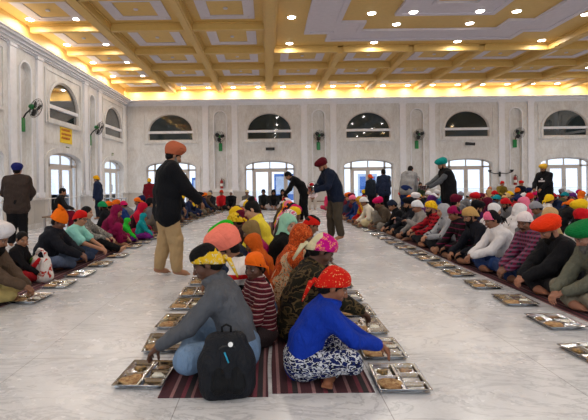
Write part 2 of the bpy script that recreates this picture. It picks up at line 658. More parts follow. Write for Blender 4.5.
def body_field(J, hs=1.0, female=False, curl=(.5, .5), palm=None, spread=1.0, feet=1.0, thin=1.0):
    F = Field(); w = J['width']
    P0, be, ch, ne = J['P0'], J['belly'], J['chest'], J['neck']
    ww = V(.07 * w, 0, 0)
    for sg in (1, -1):
        F.chain([P0 + ww * sg, be + ww * sg * .9, ch + ww * sg * 1.15, ne - (ne - ch) * .35 + ww * sg], [.096, .082, .084, .060], .04)
    for sd, (sh, el, wr, fd) in J['arms'].items():
        F.chain([ne - (ne - ch) * .25, sh], [.055, .048], .04)
        F.chain([sh, el, wr], [.047 * thin, .038 * thin, .026], .02)
        hand_prims(F, wr, fd, sd, curl[0 if sd == 1 else 1], None if not palm else palm.get(sd), spread)
    for sd, (hp_, kn, an, to) in J['legs'].items():
        F.chain([hp_, kn, an], [.082, .056, .038], .03)
        foot_prims(F, an, to, feet)
    head_prims(F, J, hs, female)
    return F


def shirt_field(J, bulk=.02, sleeve='long', hem=None, collar=True, hood=False):
    F = Field(); w = J['width']
    P0, be, ch, ne = J['P0'], J['belly'], J['chest'], J['neck']
    ww = V(.078 * w, 0, 0)
    low = P0 if hem is None else P0 + V(0, 0, hem)
    for sg in (1, -1):
        F.chain([low + ww * sg * (1.15 if hem else 1), be + ww * sg, ch + ww * sg * 1.05, ne - (ne - ch) * .35 + ww * sg],
                [.098 + bulk * 1.1, .088 + bulk * 1.1, .088 + bulk * .9, .062 + bulk * .8], .05)
    for sd, (sh, el, wr, fd) in J['arms'].items():
        F.chain([ne - (ne - ch) * .28, sh], [.054 + bulk * .8, .050 + bulk * .7], .05)
        if sleeve == 'none': continue
        e = wr - unit(wr - el) * .012
        if sleeve == 'long': F.chain([sh, el, e], [.048 + bulk * .8, .039 + bulk * .75, .027 + bulk * .6], .03)
        else: F.chain([sh, sh + (el - sh) * .72], [.052 + bulk, .056 + bulk * .9], .03)
    if collar:
        up = unit(J['head'] - ne); c = ne + up * .035
        s1 = V(1, 0, 0); s2 = unit(np.cross(up, s1))
        pts = [c + (s1 * math.cos(a) * .068 + s2 * math.sin(a) * .068) for a in np.linspace(0, 2 * PI, 11)]
        F.chain(pts, [.019] * 11, .015)
        F.cone(ne - up * .02, ne + up * .012, .075, .066, .03)
    if hood:
        bk = unit(np.cross(V(1, 0, 0), unit(J['head'] - ne)))
        b = ne - V(0, .085, -.03)
        F.chain([b + V(-.09, .03, .01), b + V(0, -.02, -.015), b + V(.09, .03, .01)], [.045, .055, .045], .03)
    return F


def trouser_field(J, bulk=.018, shorts=False):
    F = Field(); P0 = J['P0']
    F.cone(P0 + V(.07, 0, .02), P0 - V(.07, 0, -.02), .108 + bulk, None, .03)
    for sd, (hp_, kn, an, to) in J['legs'].items():
        e = kn + (an - kn) * .86
        F.chain([hp_, kn, e], [.090 + bulk, .062 + bulk, .044 + bulk], .03)
    return F


def scarf_field(J, hs=1.0, long=True, tight=False):
    """cloth over head, neck and shoulders with the face left open"""
    F = Field(); c, R = J['head'], J['headR']
    h = lambda *p: c + R @ (V(*p) * hs)
    ne, ch, be = J['neck'], J['chest'], J['belly']
    F.ell(h(0, -.02, .030), V(.092, .114, .102) * hs, R, .03)
    F.ell(h(0, -.01, -.03), V(.086, .088, .095) * hs, R, .04)
    F.cone(h(0, -.03, -.05), ne + V(0, -.01, -.02), .078, .09, .05)
    if long:
        w = J['width']
        for sg in (1, -1):
            F.chain([ne + V(sg * .06, -.02, -.01), ne + V(sg * .17 * w, -.02, -.065)], [.080, .072], .04)
            F.chain([ne + V(sg * .07, -.04, -.03), ch + V(sg * .085, -.05, 0), be + V(sg * .085, -.05, -.03)], [.078, .078, .088], .04)
            sh, el, wr, fd = J['arms'][sg]
            F.chain([sh, sh + (el - sh) * .75], [.070, .064], .04)
    F.ell(h(0, .128, -.026), V(.105, .088, .098) * hs, R, .012, '-')
    return F


def hair_field(J, hs=1.0, bun=False, long=False):
    F = Field(); c, R = J['head'], J['headR']
    h = lambda *p: c + R @ (V(*p) * hs)
    F.ell(h(0, -.018, .032), V(.081, .100, .090) * hs, R, .02)
    F.ell(h(0, -.05, -.03), V(.07, .06, .06) * hs, R, .03)
    for sg in (1, -1): F.cone(h(sg * .076, .02, .03), h(sg * .078, .018, -.012), .010 * hs, .007 * hs, .01)
    F.ell(h(0, .125, -.03), V(.075, .085, .095) * hs, R, .015, '-')
    if bun: F.ell(h(0, -.07, .125), V(.045, .045, .035) * hs, R, .02)
    if long: F.cone(h(0, -.09, -.03), h(0, -.13, -.22), .045 * hs, .025 * hs, .04)
    return F


def beard_field(J, hs=1.0, length=1.0, full=True):
    F = Field(); c, R = J['head'], J['headR']
    h = lambda *p: c + R @ (V(*p) * hs)
    if full:
        F.chain([h(-.068, .018, -.02), h(-.056, .045, -.075), h(0, .078, -.100), h(.056, .045, -.075), h(.068, .018, -.02)],
                [.010, .022, .030, .022, .010], .03)
        F.cone(h(0, .07, -.10), h(0, .075 + .01 * length, -.10 - .06 * length), .034, .012, .03)
    F.chain([h(-.034, .080, -.062), h(0, .098, -.049), h(.034, .080, -.062)], [.008, .010, .008], .006)
    return F


def face_paint(J, hs):
    c, R = J['head'], J['headR']
    def f(P):
        q = ((P - c) @ R) / hs
        x, y, z = np.abs(q[:, 0]), q[:, 1], q[:, 2]
        out = np.zeros((len(P), 4)); out[:, 3] = 1
        fr = y > .055
        brow = fr & (np.abs(z - .024 + (x - .03) ** 2 * 6) < .0055) & (x > .012) & (x < .052)
        iris = fr & ((x - .031) ** 2 + (z) ** 2 < .0062 ** 2)
        lid = fr & (np.abs(z - .0085) < .003) & (np.abs(x - .031) < .016)
        white = fr & (((x - .031) / .0135) ** 2 + (z / .0075) ** 2 < 1)
        lips = fr & ((x / .026) ** 2 + ((z + .0655) / .011) ** 2 < 1)
        out[:, 0] = (brow | iris | lid) * .92
        out[:, 2] = (white & ~iris) * .8
        out[:, 1] = lips * .8
        return out
    return f


# ------------------------------------------------------------------ headwear in the head's own frame
def grid_mesh(fn, nu, nv, name, cap=True, close=True):
    vs = [fn(u / nu, v / nv) for v in range(nv + 1) for u in range(nu)]
    fs = []
    for v in range(nv):
        for u in range(nu if close else nu - 1):
            l = (u + 1) % nu
            fs.append((v * nu + u, v * nu + l, (v + 1) * nu + l, (v + 1) * nu + u))
    m = MB(); m.add(vs, fs)
    if cap: m.f.append(tuple(nv * nu + k for k in range(nu)))
    m.f.append(tuple(range(nu - 1, -1, -1)))
    return m


def turban_mesh(kind=0):
    layers = (5, 6, 4)[kind]
    W = ((.122, .142, .125), (.118, .132, .14), (.145, .158, .115))[kind]
    def fn(u, v):
        a = 2 * PI * u
        s, c = math.sin(a), math.cos(a)          # c>0 forward
        e = v ** .85
        prof = math.cos(e * PI / 2) ** .55
        base = .66 + .34 * math.sin(min(1, v * 2.6) * PI / 2)
        rr = max(prof * base, .001)
        # wraps: V folds over the forehead, sweeping to the back
        ph = v * layers * 2 - abs(s) * 1.1 * (1 if c > -.3 else .6) + (.45 if s > 0 else 0)
        fr = ph - math.floor(ph)
        ridge = (fr ** .6) * (1 - fr) ** .25
        k = 1 + .15 * (ridge - .45) * min(1, (1 - v) * 4)
        x = W[0] * rr * k * s; y = W[1] * rr * k * c - .018
        z = .020 + W[2] * math.sin(e * PI / 2) * 1.02 - .035 * (1 - c) * (1 - v) * .55 + .018 * max(c, 0) * (1 - v)
        z += .012 * math.sin(a * 2 + 1) * v * (1 - v)
        return (x, y, z)
    m = grid_mesh(fn, 60, 30, 'turban')
    return m.mesh('turban', True)


def cap_mesh(knot=True, tails=1.0, tall=0.0, loose=0.0):
    def fn(u, v):
        a = 2 * PI * u
        s, c = math.sin(a), math.cos(a)
        t = v * PI / 2
        k = 1 + .02 * math.sin(a * 7 + v * 5) * (1 - v) + .012 * math.sin(a * 13 + v * 9)
        x = (.0835 + loose) * math.cos(t) ** .62 * k * s
        y = (.1035 + loose) * math.cos(t) ** .62 * k * c - .014
        z0 = .045 * max(c, 0) + .004 - .062 * max(-c, 0)
        z = z0 + (.128 + tall + loose - z0) * math.sin(t) ** .9
        return (x, y, z)
    m = grid_mesh(fn, 48, 18, 'cap')
    rim = [(.0835 * math.sin(a), .1035 * math.cos(a) - .014, .045 * max(math.cos(a), 0) + .006 - .062 * max(-math.cos(a), 0)) for a in np.linspace(0, 2 * PI, 40, endpoint=False)]
    m.tube(rim, .0045, 6, closed=True)
    if knot:
        m.tube([(-.02, -.118, -.02), (0, -.132, -.022), (.02, -.118, -.02)], [.012, .02, .012], 8)
        for sg in (1, -1):
            m.tube([(0, -.128, -.022), (sg * .022, -.15, -.05), (sg * .035, -.15, -.05 - .07 * tails)], [.008, .017, .004], 8)
    if knot == 'front':
        m.tube([(-.02, .1, .06), (0, .11, .065), (.02, .1, .06)], [.01, .018, .01], 8)
    return m.mesh('cap', True)


def beanie_mesh():
    def fn(u, v):
        a = 2 * PI * u
        s, c = math.sin(a), math.cos(a)
        t = v * PI / 2
        k = 1 + .012 * math.sin(a * 24)
        x = .097 * math.cos(t) ** .55 * k * s; y = .116 * math.cos(t) ** .55 * k * c - .014
        x += .03 * v * v; y += -.03 * v * v
        z = .016 + .155 * math.sin(t) ** .9 + .075 * max(0, v - .6) ** 1.0 * math.cos(a - 2.3) ** 2
        if v < .22: x *= 1.05; y *= 1.05
        return (x, y, z)
    m = grid_mesh(fn, 72, 22, 'beanie')
    m.tube([(.02, -.03, .165), (.05, -.07, .215), (.06, -.09, .235)], [.045, .022, .008], 10)
    return m.mesh('beanie', True)


HEADWEAR = {}


def headwear_mesh(kind):
    if kind not in HEADWEAR:
        HEADWEAR[kind] = {'turban': lambda: turban_mesh(0), 'turban_round': lambda: turban_mesh(1), 'turban_wide': lambda: turban_mesh(2),
                          'scarf': lambda: cap_mesh(True), 'patka': lambda: cap_mesh(False, loose=.006), 'cap': lambda: cap_mesh(False),
                          'scarf_tails': lambda: cap_mesh(True, 1.9, loose=.004), 'beanie': beanie_mesh}[kind]()
    return HEADWEAR[kind]


HW_NAME = {'turban': 'turban', 'turban_round': 'turban', 'turban_wide': 'turban', 'scarf': 'head_scarf', 'scarf_tails': 'head_scarf',
           'patka': 'head_wrap', 'cap': 'cap', 'beanie': 'knitted_hat'}


def make_meshes(h=.010, hc=None, vest=None, drape=None, hair=None, beard=None, shirt=None, trousers=None, hs=1.0, female=False,
                fold=.009, seed=0, curl=(.5, .5), palm=None, spread=1.0, thin=1.0, **pose):
    hc = hc or h * 1.25
    J = skeleton(**pose)
    M = {'J': J, 'hs': hs}
    M['body'] = body_field(J, hs, female, curl, palm, spread, thin=thin).mesh(h, name='body', paint=face_paint(J, hs))
    M['shirt'] = shirt_field(J, **(shirt or {})).mesh(hc, fold, seed, 'shirt')
    M['trousers'] = trouser_field(J, **(trousers or {})).mesh(hc, fold, seed + 5, 'trousers')
    if vest: M['vest'] = shirt_field(J, **vest).mesh(hc, fold, seed + 3, 'waistcoat')
    if drape: M['drape'] = scarf_field(J, hs, long=(drape == 'long')).mesh(hc, fold * .9, seed + 9, 'headscarf')
    if hair: M['hair'] = hair_field(J, hs, bun=(hair == 'bun'), long=(hair == 'long')).mesh(h, .0, 0, 'hair')
    if beard: M['beard'] = beard_field(J, hs, 1.0, beard != 'moustache').mesh(min(h, .008), .0, 0, 'beard')
    return M


N_PEOPLE = [0]


def put_person(M, x, y, face, label, group=None, s=1.0, z=0.0, hw=None, hwmat=None, hwname=None, shirt=None, trousers=None, tone=(150, 105, 80),
               haircol=(28, 24, 24), beardcol=(25, 22, 22), drapemat=None, shirtname='shirt', trouname='trousers', hwscale=1.0, hwtilt=0.0, vestmat=None):
    root = empty('person', (x, y, z), face)
    root.scale = (s, s, s)
    tag(root, label, 'person', group)
    N_PEOPLE[0] += 1
    link('body', M['body'], skin(tone), root)
    link(shirtname, M['shirt'], shirt, root)
    link(trouname, M['trousers'], trousers, root)
    if 'vest' in M: link('waistcoat', M['vest'], vestmat, root)
    if 'drape' in M: link('headscarf', M['drape'], drapemat, root)
    if 'hair' in M: link('hair', M['hair'], hairmat(haircol), root)
    if 'beard' in M: link('beard', M['beard'], hairmat(beardcol), root)
    if hw:
        o = link(hwname or HW_NAME[hw], headwear_mesh(hw), hwmat, root)
        J = M['J']
        R = Matrix([list(r) for r in (J['headR'] @ rotx(hwtilt))]).to_4x4()
        o.matrix_local = Matrix.Translation(Vector(J['head'])) @ R @ Matrix.Scale(M['hs'] * hwscale, 4)
    return root
# ------------------------------------------------------------------ room
XL, XR, YB, YF = -7.0, 17.0, 22.5, -5.0
BAY = 4.93
CORN, ZC, ZBEAM = 5.30, 5.98, 5.76
LUN_B = [-4.83, .10, 5.03, 9.96, 14.89]
NIC_B = [-2.36, 2.56, 7.49, 12.42]
LUN_L = [20.45, 15.52, 10.59, 5.66, .73]
NIC_L = [17.98, 13.05, 8.12, 3.19, -1.74]


def marble_wall():
    m, nt, bs = nodes_mat('wall_marble')
    bs.inputs['Roughness'].default_value = .38
    v = coords(nt, (1, 1, .6))
    n1 = noise_tex(nt, v, 1.3, 6, .6, 1.5)
    n2 = noise_tex(nt, coords(nt, (1, 1, .35)), 3.5, 8, .65, 2.2)
    a = ramp(nt, n1, [(.3, s2l(216, 213, 210)), (.7, s2l(238, 237, 236))])
    b = ramp(nt, n2, [(.44, s2l(255, 255, 255)), (.5, s2l(226, 219, 212)), (.56, s2l(255, 255, 255))])
    nt.links.new(mixc(nt, .45, a, b, 'MULTIPLY'), bs.inputs['Base Color'])
    return m


def marble_floor():
    m, nt, bs = nodes_mat('floor_marble')
    v = coords(nt)
    n1 = noise_tex(nt, v, .9, 6, .6, 1.2)
    base = ramp(nt, n1, [(.3, s2l(190, 191, 196)), (.7, s2l(220, 220, 223))])
    # soft diagonal veins
    n2 = noise_tex(nt, coords(nt, (1.0, 2.6, 1), (0, 0, .6)), 1.1, 7, .62, 2.6)
    veins = ramp(nt, n2, [(.455, (1, 1, 1)), (.495, s2l(180, 180, 186)), (.53, (1, 1, 1))])
    n3 = noise_tex(nt, coords(nt, (1, 1.8, 1), (0, 0, .9)), 3.6, 5, .6, 1.8)
    fine = ramp(nt, n3, [(.46, (1, 1, 1)), (.49, s2l(214, 212, 212)), (.52, (1, 1, 1))])
    col = mixc(nt, .5, base, veins, 'MULTIPLY')
    col = mixc(nt, .25, col, fine, 'MULTIPLY')
    # stains
    n4 = noise_tex(nt, v, 2.3, 4, .7)
    st = ramp(nt, n4, [(.62, (1, 1, 1)), (.8, s2l(214, 205, 190))])
    col = mixc(nt, .8, col, st, 'MULTIPLY')
    br = nd(nt, 'ShaderNodeTexBrick'); br.offset = 0
    br.inputs['Scale'].default_value = 1.0
    br.inputs['Brick Width'].default_value = 1.22; br.inputs['Row Height'].default_value = 1.22
    br.inputs['Mortar Size'].default_value = .003
    br.inputs['Color1'].default_value = (1, 1, 1, 1); br.inputs['Color2'].default_value = (.93, .93, .935, 1)
    br.inputs['Mortar'].default_value = (.52, .50, .49, 1)
    nt.links.new(coords(nt, loc=(.55, .30, 0)), br.inputs['Vector'])
    col = mixc(nt, 1.0, col, br.outputs[0], 'MULTIPLY')
    nt.links.new(col, bs.inputs['Base Color'])
    rg = nd(nt, 'ShaderNodeMapRange'); rg.inputs[3].default_value = .16; rg.inputs[4].default_value = .36
    nt.links.new(n4, rg.inputs[0]); nt.links.new(rg.outputs[0], bs.inputs['Roughness'])
    bump(nt, bs, noise_tex(nt, v, 3, 2), .04, .02)
    return m


M_WALL = marble_wall()
M_FLOOR = marble_floor()
M_PIL = plain('pilaster_marble', s2l(240, 239, 243), .35, bumps=(6, .05))
M_DADO = plain('dado_marble', s2l(205, 198, 190), .35, bumps=(5, .06))
M_YEL = plain('ceiling_yellow', s2l(218, 180, 104), .55, bumps=(30, .04))
M_YBEAM = plain('ceiling_beam_yellow', s2l(214, 176, 100), .5)
M_LIL = plain('ceiling_lilac', s2l(214, 206, 214), .55)
M_DARK = plain('dark_metal', s2l(28, 28, 30), .5)
M_FRAME = plain('door_frame_paint', s2l(205, 196, 188), .45)
M_GREEN = plain('green_enamel', s2l(12, 132, 62), .35)
M_RED = plain('red_enamel', s2l(150, 24, 22), .4)
M_STEEL = plain('steel', (.46, .465, .48), .17, 1.0, bumps=(60, .15))


def glass_mat(name, tint, gloss=.12, dark=False):
    m = bpy.data.materials.new(name); m.use_nodes = True
    nt = m.node_tree; nt.nodes.clear()
    out = nd(nt, 'ShaderNodeOutputMaterial'); mx = nd(nt, 'ShaderNodeMixShader')
    g = nd(nt, 'ShaderNodeBsdfGlossy'); g.inputs['Roughness'].default_value = .03
    if dark:
        t = nd(nt, 'ShaderNodeBsdfDiffuse'); t.inputs['Color'].default_value = rgba(tint)
        tc = coords(nt, (.6, .6, .9)); n = noise_tex(nt, tc, 1.2, 2)
        nt.links.new(mixc(nt, n, tuple(x * .7 for x in tint), tuple(x * 1.5 for x in tint)), t.inputs['Color'])
    else:
        t = nd(nt, 'ShaderNodeBsdfTransparent'); t.inputs['Color'].default_value = rgba(tint)
    fr = nd(nt, 'ShaderNodeFresnel'); fr.inputs['IOR'].default_value = 1.45 if not dark else 1.6
    mu = nd(nt, 'ShaderNodeMath', operation='MINIMUM'); mu.inputs[1].default_value = .35 if dark else .14
    nt.links.new(fr.outputs[0], mu.inputs[0]); nt.links.new(mu.outputs[0], mx.inputs[0]); nt.links.new(t.outputs[0], mx.inputs[1]); nt.links.new(g.outputs[0], mx.inputs[2])
    nt.links.new(mx.outputs[0], out.inputs[0])
    return m


M_GLASS = glass_mat('door_glass', (.93, .96, 1.0))
M_LUN = glass_mat('tinted_glass', s2l(40, 50, 52), dark=True)


def struct(name, me, mat, parent=None, kind='structure'):
    o = link(name, me, mat, parent)
    if parent is None: o['kind'] = kind
    return o


# floor
m = MB(); m.box(XL - .4, XR + .4, YF, YB + .4, -.12, 0)
struct('floor', m.mesh('floor'), M_FLOOR)

# frames that map (u, v, t) on the wall to the room; t > 0 goes into the wall
MBK = Matrix(((1, 0, 0, 0), (0, 0, 1, YB), (0, 1, 0, 0), (0, 0, 0, 1)))
MLF = Matrix(((0, 0, -1, XL), (1, 0, 0, 0), (0, 1, 0, 0), (0, 0, 0, 1)))
MRT = Matrix(((0, 0, 1, XR), (1, 0, 0, 0), (0, 1, 0, 0), (0, 0, 0, 1)))

L_HW, L_Z0, L_ZS, L_RISE = 1.12, 3.42, 3.84, .92      # lunette
D_HW, D_ZS, D_RISE = 1.25, 2.06, .30                  # door arch
N_HW, N_ZS = .29, 4.58                                # niche


def frame_ring(outer, inner, t0, t1, M): return plate(outer, [inner], t0, t1, M)


TRIM = [0]


def trim(me, mat):
    TRIM[0] += 1
    return struct('trim_%d' % TRIM[0], me, mat)


def wall(side, u0, u1, M, lun, nic, seed=0):
    holes = []
    for c in lun:
        if u0 < c - 1.3 and c + 1.3 < u1:
            holes.append(arch(c, L_HW, L_Z0, L_ZS, L_RISE))
            holes.append(arch(c, D_HW, .02, D_ZS, D_RISE))
    for c in nic:
        if u0 < c - .4 and c + .4 < u1: holes.append(arch(c, N_HW, 1.0, N_ZS, N_HW * .95, 16))
    ms = [plate(rect(u0, u1, 0, ZC), holes, 0, .34, M)]
    for c in nic:
        if u0 < c - .4 and c + .4 < u1: ms.append(plate(rect(c - .4, c + .4, .9, 5.05), [], .16, .20, M))
    # arch surrounds around the doors and the lunettes
    struct('wall_' + side, join(ms, 'wall_' + side), M_WALL)
    for c in lun:
        if not (u0 < c - 1.3 and c + 1.3 < u1): continue
        a = [frame_ring(arch(c, D_HW + .20, .86, D_ZS + .02, D_RISE + .19), arch(c, D_HW + .02, .84, D_ZS, D_RISE + .02), -.05, 0, M),
             frame_ring(arch(c, L_HW + .09, L_Z0 - .06, L_ZS, L_RISE + .09), arch(c, L_HW, L_Z0 + .02, L_ZS, L_RISE), -.045, 0, M),
             frame_ring(rect(c - 1.36, c + 1.36, 3.26, 5.02), rect(c - 1.30, c + 1.30, 3.32, 4.96), -.035, 0, M),
             plate(rect(c - 1.28, c + 1.28, L_Z0 - .14, L_Z0 - .06), [], -.08, 0, M),
             frame_ring(rect(c - 1.36, c + 1.36, 2.62, 3.18), rect(c - 1.33, c + 1.33, 2.65, 3.15), -.012, 0, M)]
        trim(join(a, 'trim'), M_WALL)
    for c in nic:
        for q in (-.73, .73):
            if not (u0 < c + q - .1 and c + q + .1 < u1): continue
            ms = [plate(rect(c + q - .15, c + q + .15, .90, 5.2), [], -.07, 0, M),
                  plate(rect(c + q - .19, c + q + .19, .90, 1.06), [], -.09, -.0, M),
                  plate(rect(c + q - .18, c + q + .18, 5.10, 5.2), [], -.10, 0, M)]
            trim(join(ms, 'trim'), M_PIL)
        if u0 < c - .4 and c + .4 < u1:
            trim(frame_ring(arch(c, N_HW + .05, 1.0, N_ZS, N_HW + .04, 16), arch(c, N_HW, .99, N_ZS, N_HW * .95, 16), -.03, 0, M), M_PIL)
    # dado, its rail and the cornice, interrupted by the doors
    segs, a = [], u0
    for c in sorted(lun):
        if u0 < c - 1.3 and c + 1.3 < u1:
            segs.append((a, c - D_HW - .02)); a = c + D_HW + .02
    segs.append((a, u1))
    dd, rl = [], []
    for s0, s1 in segs:
        dd.append(plate(rect(s0, s1, .0, .84), [], -.03, 0, M))
        rl.append(plate(rect(s0, s1, .84, .90), [], -.075, 0, M))
        rl.append(plate(rect(s0, s1, 0, .14), [], -.05, -.031, M))
        k = s0 + .3
        while k < s1 - .2:
            dd.append(plate(rect(k, k + .012, .16, .82), [], -.036, -.0305, M)); k += .62
    struct('trim_dado_' + side, join(dd, 'dado'), M_DADO)
    struct('baseboard_' + side, join(rl, 'rail'), M_WALL)
    cs = []
    for z0, z1, t in ((5.16, 5.20, .06), (5.20, 5.26, .12), (5.26, 5.33, .20), (5.33, 5.38, .30), (5.38, 5.42, .34)):
        cs.append(plate(rect(u0, u1, z0, z1), [], -t, 0, M))
    struct('trim_cornice_' + side, join(cs, 'cornice'), M_PIL)
    # yellow band between cornice and ceiling
    struct('trim_cove_' + side, plate(rect(u0, u1, 5.42, ZC), [], -.012, 0, M), M_YEL)


wall('back', XL, XR, MBK, LUN_B, NIC_B)
wall('left', YF, YB, MLF, LUN_L, NIC_L)
wall('right', YF, YB, MRT, [20.45, 15.52, 10.59], [17.98, 13.05, 8.12])

WN, DN = [0], [0]


def lunette(c, M):
    WN[0] += 1
    root = struct('window_%d' % WN[0], frame_ring(arch(c, L_HW, L_Z0, L_ZS, L_RISE), arch(c, L_HW - .05, L_Z0 + .05, L_ZS, L_RISE - .05), .01, .05, M), M_FRAME)
    link('window_bar', plate(rect(c - L_HW, c + L_HW, 3.78, 3.90), [], -.02, .05, M), M_PIL, root)
    link('window_pane', plate(arch(c, L_HW - .02, L_Z0 + .02, L_ZS, L_RISE - .02), [], .05, .07, M), M_LUN, root)


def door(c, M, opened=False):
    DN[0] += 1
    o = arch(c, D_HW, .0, D_ZS, D_RISE)
    root = struct('door_%d' % DN[0], frame_ring(o, arch(c, D_HW - .07, .05, D_ZS, D_RISE - .06), .13, .19, M), M_FRAME)
    bars = [plate(rect(c - D_HW + .03, c + D_HW - .03, 1.90, 1.99), [], .13, .18, M)]
    for q in (-.84, .84): bars.append(plate(rect(c + q - .05, c + q + .05, 0, 2.28), [], .13, .18, M))
    bars.append(plate(rect(c - .03, c + .03, 1.9, 2.33), [], .14, .18, M))
    link('door_mullion', join(bars, 'bars'), M_FRAME, root)
    for sg in (-1, 1):
        lf = link('door_leaf', plate(rect(min(c, c + sg * .79), max(c, c + sg * .79), .03, 1.9),
                  [rect(min(c + sg * .10, c + sg * .70), max(c + sg * .10, c + sg * .70), .22, 1.80)], .14, .18, M), M_FRAME, root)
        h = MB(); h.tube([(c + sg * .055, 1.25, .14), (c + sg * .055, 1.25, .09), (c + sg * .055, .95, .09), (c + sg * .055, .95, .14)], .012, 8)
        link('door_handle', h.mesh('handle', True, M=M), M_STEEL, lf)
        link('door_pane', plate(rect(min(c + sg * .10, c + sg * .70), max(c + sg * .10, c + sg * .70), .22, 1.80), [], .155, .165, M), M_GLASS, lf)
    link('side_pane', join([plate(rect(c + q - .17, c + q + .17, .1, 1.9), [], .155, .165, M) for q in (-1.04, 1.04)] +
                           [plate(arch(c, D_HW - .07, 1.98, 2.0, D_RISE), [], .155, .165, M)], 'p'), M_GLASS, root)
    return root


for c in LUN_B: lunette(c, MBK); door(c, MBK)
for c in LUN_L[:4]: lunette(c, MLF); door(c, MLF)
for c in (20.45, 15.52, 10.59): lunette(c, MRT); door(c, MRT)

# ------------------------------------------------------------------ ceiling
m = MB(); m.box(XL - .3, XR + .3, YF, YB + .3, ZC, ZC + .12)
struct('ceiling', m.mesh('ceiling'), M_YEL)
BX = [-4.70, -2.27, .10, 2.55, 5.0, 7.45, 9.9, 12.35, 14.8]
BY = [-2.9, -.6, 1.7, 4.0, 6.3, 8.6, 10.9, 13.2, 15.6, 17.8, 20.0, 22.0]
FX0, FX1, FY1 = .10, 9.9, 15.6            # flat area in the middle of the hall


def beam(x0, x1, y0, y1, long_):
    m = MB()
    m.box(x0, x1, y0, y1, ZBEAM, ZC - .001)
    if long_: m.box(x0 - .04, x1 + .04, y0, y1, ZC - .05, ZC - .002); m.box(x0 + .05, x1 - .05, y0, y1, ZBEAM - .025, ZBEAM)
    else: m.box(x0, x1, y0 - .04, y1 + .04, ZC - .05, ZC - .002)
    trim(m.mesh('beam', bevel=.008), M_YBEAM)


for i, x in enumerate(BX):
    y1 = YB - .012
    y0 = FY1 if FX0 + .1 < x < FX1 - .1 else YF
    w = .17 if i in (0, 2, 6) else .13
    beam(x - w, x + w, y0, y1, True)
xe = [XL + .012] + BX + [XR - .012]
for y in BY:
    if y < FY1 - .1:
        for a in range(len(xe) - 1):
            if xe[a] >= FX0 - .01 and xe[a + 1] <= FX1 + .01: continue
            beam(xe[a] + .1, xe[a + 1] - .1, y - .08, y + .08, False)
    else:
        for a in range(len(xe) - 1):
            if y > 21 and 0 < a: continue
            beam(xe[a] + .1, xe[a + 1] - .1, y - .08, y + .08, False)

# square lilac rings inside the coffers
ye = BY + [YB + .3]
MCL = Matrix(((1, 0, 0, 0), (0, 1, 0, 0), (0, 0, -1, ZC), (0, 0, 0, 1)))
rings = []
for a in range(len(xe) - 1):
    for b in range(len(BY) - 1):
        x0, x1, y0, y1 = xe[a], xe[a + 1], BY[b], BY[b + 1]
        if y1 > 22: continue
        if x0 >= FX0 - .01 and x1 <= FX1 + .01 and y0 < FY1 - .1: continue
        cx, cy = (x0 + x1) / 2, (y0 + y1) / 2
        hx, hy = (x1 - x0) / 2 - .42, (y1 - y0) / 2 - .38
        rings.append(plate(rect(cx - hx, cx + hx, cy - hy, cy + hy), [rect(cx - hx + .30, cx + hx - .30, cy - hy + .27, cy + hy - .27)], .001, .022, MCL))
        for sx in (-1, 1):
            for sy in (-1, 1):
                rings.append(plate([(cx + sx * (hx - .15) + .05 * math.cos(k * PI / 4), cy + sy * (hy - .13) + .05 * math.sin(k * PI / 4)) for k in range(8)], [], .022, .034, MCL))
        rings.append(plate([(cx + .06 * math.cos(k * PI / 6), cy + .06 * math.sin(k * PI / 6)) for k in range(12)], [], .001, .03, MCL))
trim(join(rings, 'rings'), M_LIL)

# big lilac bands on the flat ceiling: outlines with stepped corners
CX = (FX0 + FX1) / 2


def stepped(hx, y1, y0, n, w=0):
    """rectangle about CX, from y0 to y1, with a step of n cut from each far corner"""
    hx -= w; y1 -= w; y0 += w
    return [(CX - hx, y0), (CX + hx, y0), (CX + hx, y1 - n), (CX + hx - n, y1 - n), (CX + hx - n, y1), (CX - hx + n, y1), (CX - hx + n, y1 - n), (CX - hx, y1 - n)]


big = [plate(stepped(3.72, 14.75, -3, .75), [stepped(3.72, 14.75, -3, .75, .85)], .001, .05, MCL),
       plate(stepped(3.82, 14.85, -3.1, .75), [stepped(3.65, 14.68, -2.93, .75)], .001, .075, MCL),
       plate(stepped(2.97, 14.0, -2.25, .75), [stepped(2.82, 13.85, -2.1, .75)], .001, .07, MCL),
       plate(stepped(1.32, 12.55, -1, .02), [stepped(1.32, 12.55, -1, .02, .75)], .001, .05, MCL),
       plate(stepped(1.40, 12.62, -1.1, .02), [stepped(1.25, 12.48, -.93, .02)], .001, .075, MCL),
       plate(stepped(.64, 11.85, -.3, .02), [stepped(.54, 11.75, -.2, .02)], .001, .07, MCL)]
trim(join(big, 'bands'), M_LIL)

# ------------------------------------------------------------------ lamps
M_LAMP = plain('lamp_lens', (1, 1, 1), .4, emit=((1.0, .93, .82), 14.0))
M_RING = plain('lamp_ring', (.85, .83, .8), .4)


def downlight(x, y, z=ZC, proto=[None]):
    if proto[0] is None:
        r = MB(); r.lathe([(.135, 0), (.135, -.010), (.122, -.016), (.114, -.008), (.114, 0)], 20)
        root = empty('downlight')
        r.obj('bezel', M_RING, root, True)
        l = MB(); l.lathe([(.114, -.002), (.105, -.022), (.05, -.036), (.001, -.038)], 20)
        l.obj('lamp_lens', M_LAMP, root, True)
        tag(root, 'small round recessed downlight glowing in the coffered ceiling', 'ceiling light', 'recessed downlights')
        proto[0] = root
        o = root
    else: o = copy_tree(proto[0])
    o.location = (x, y, z)
    return o


SPOTS = []
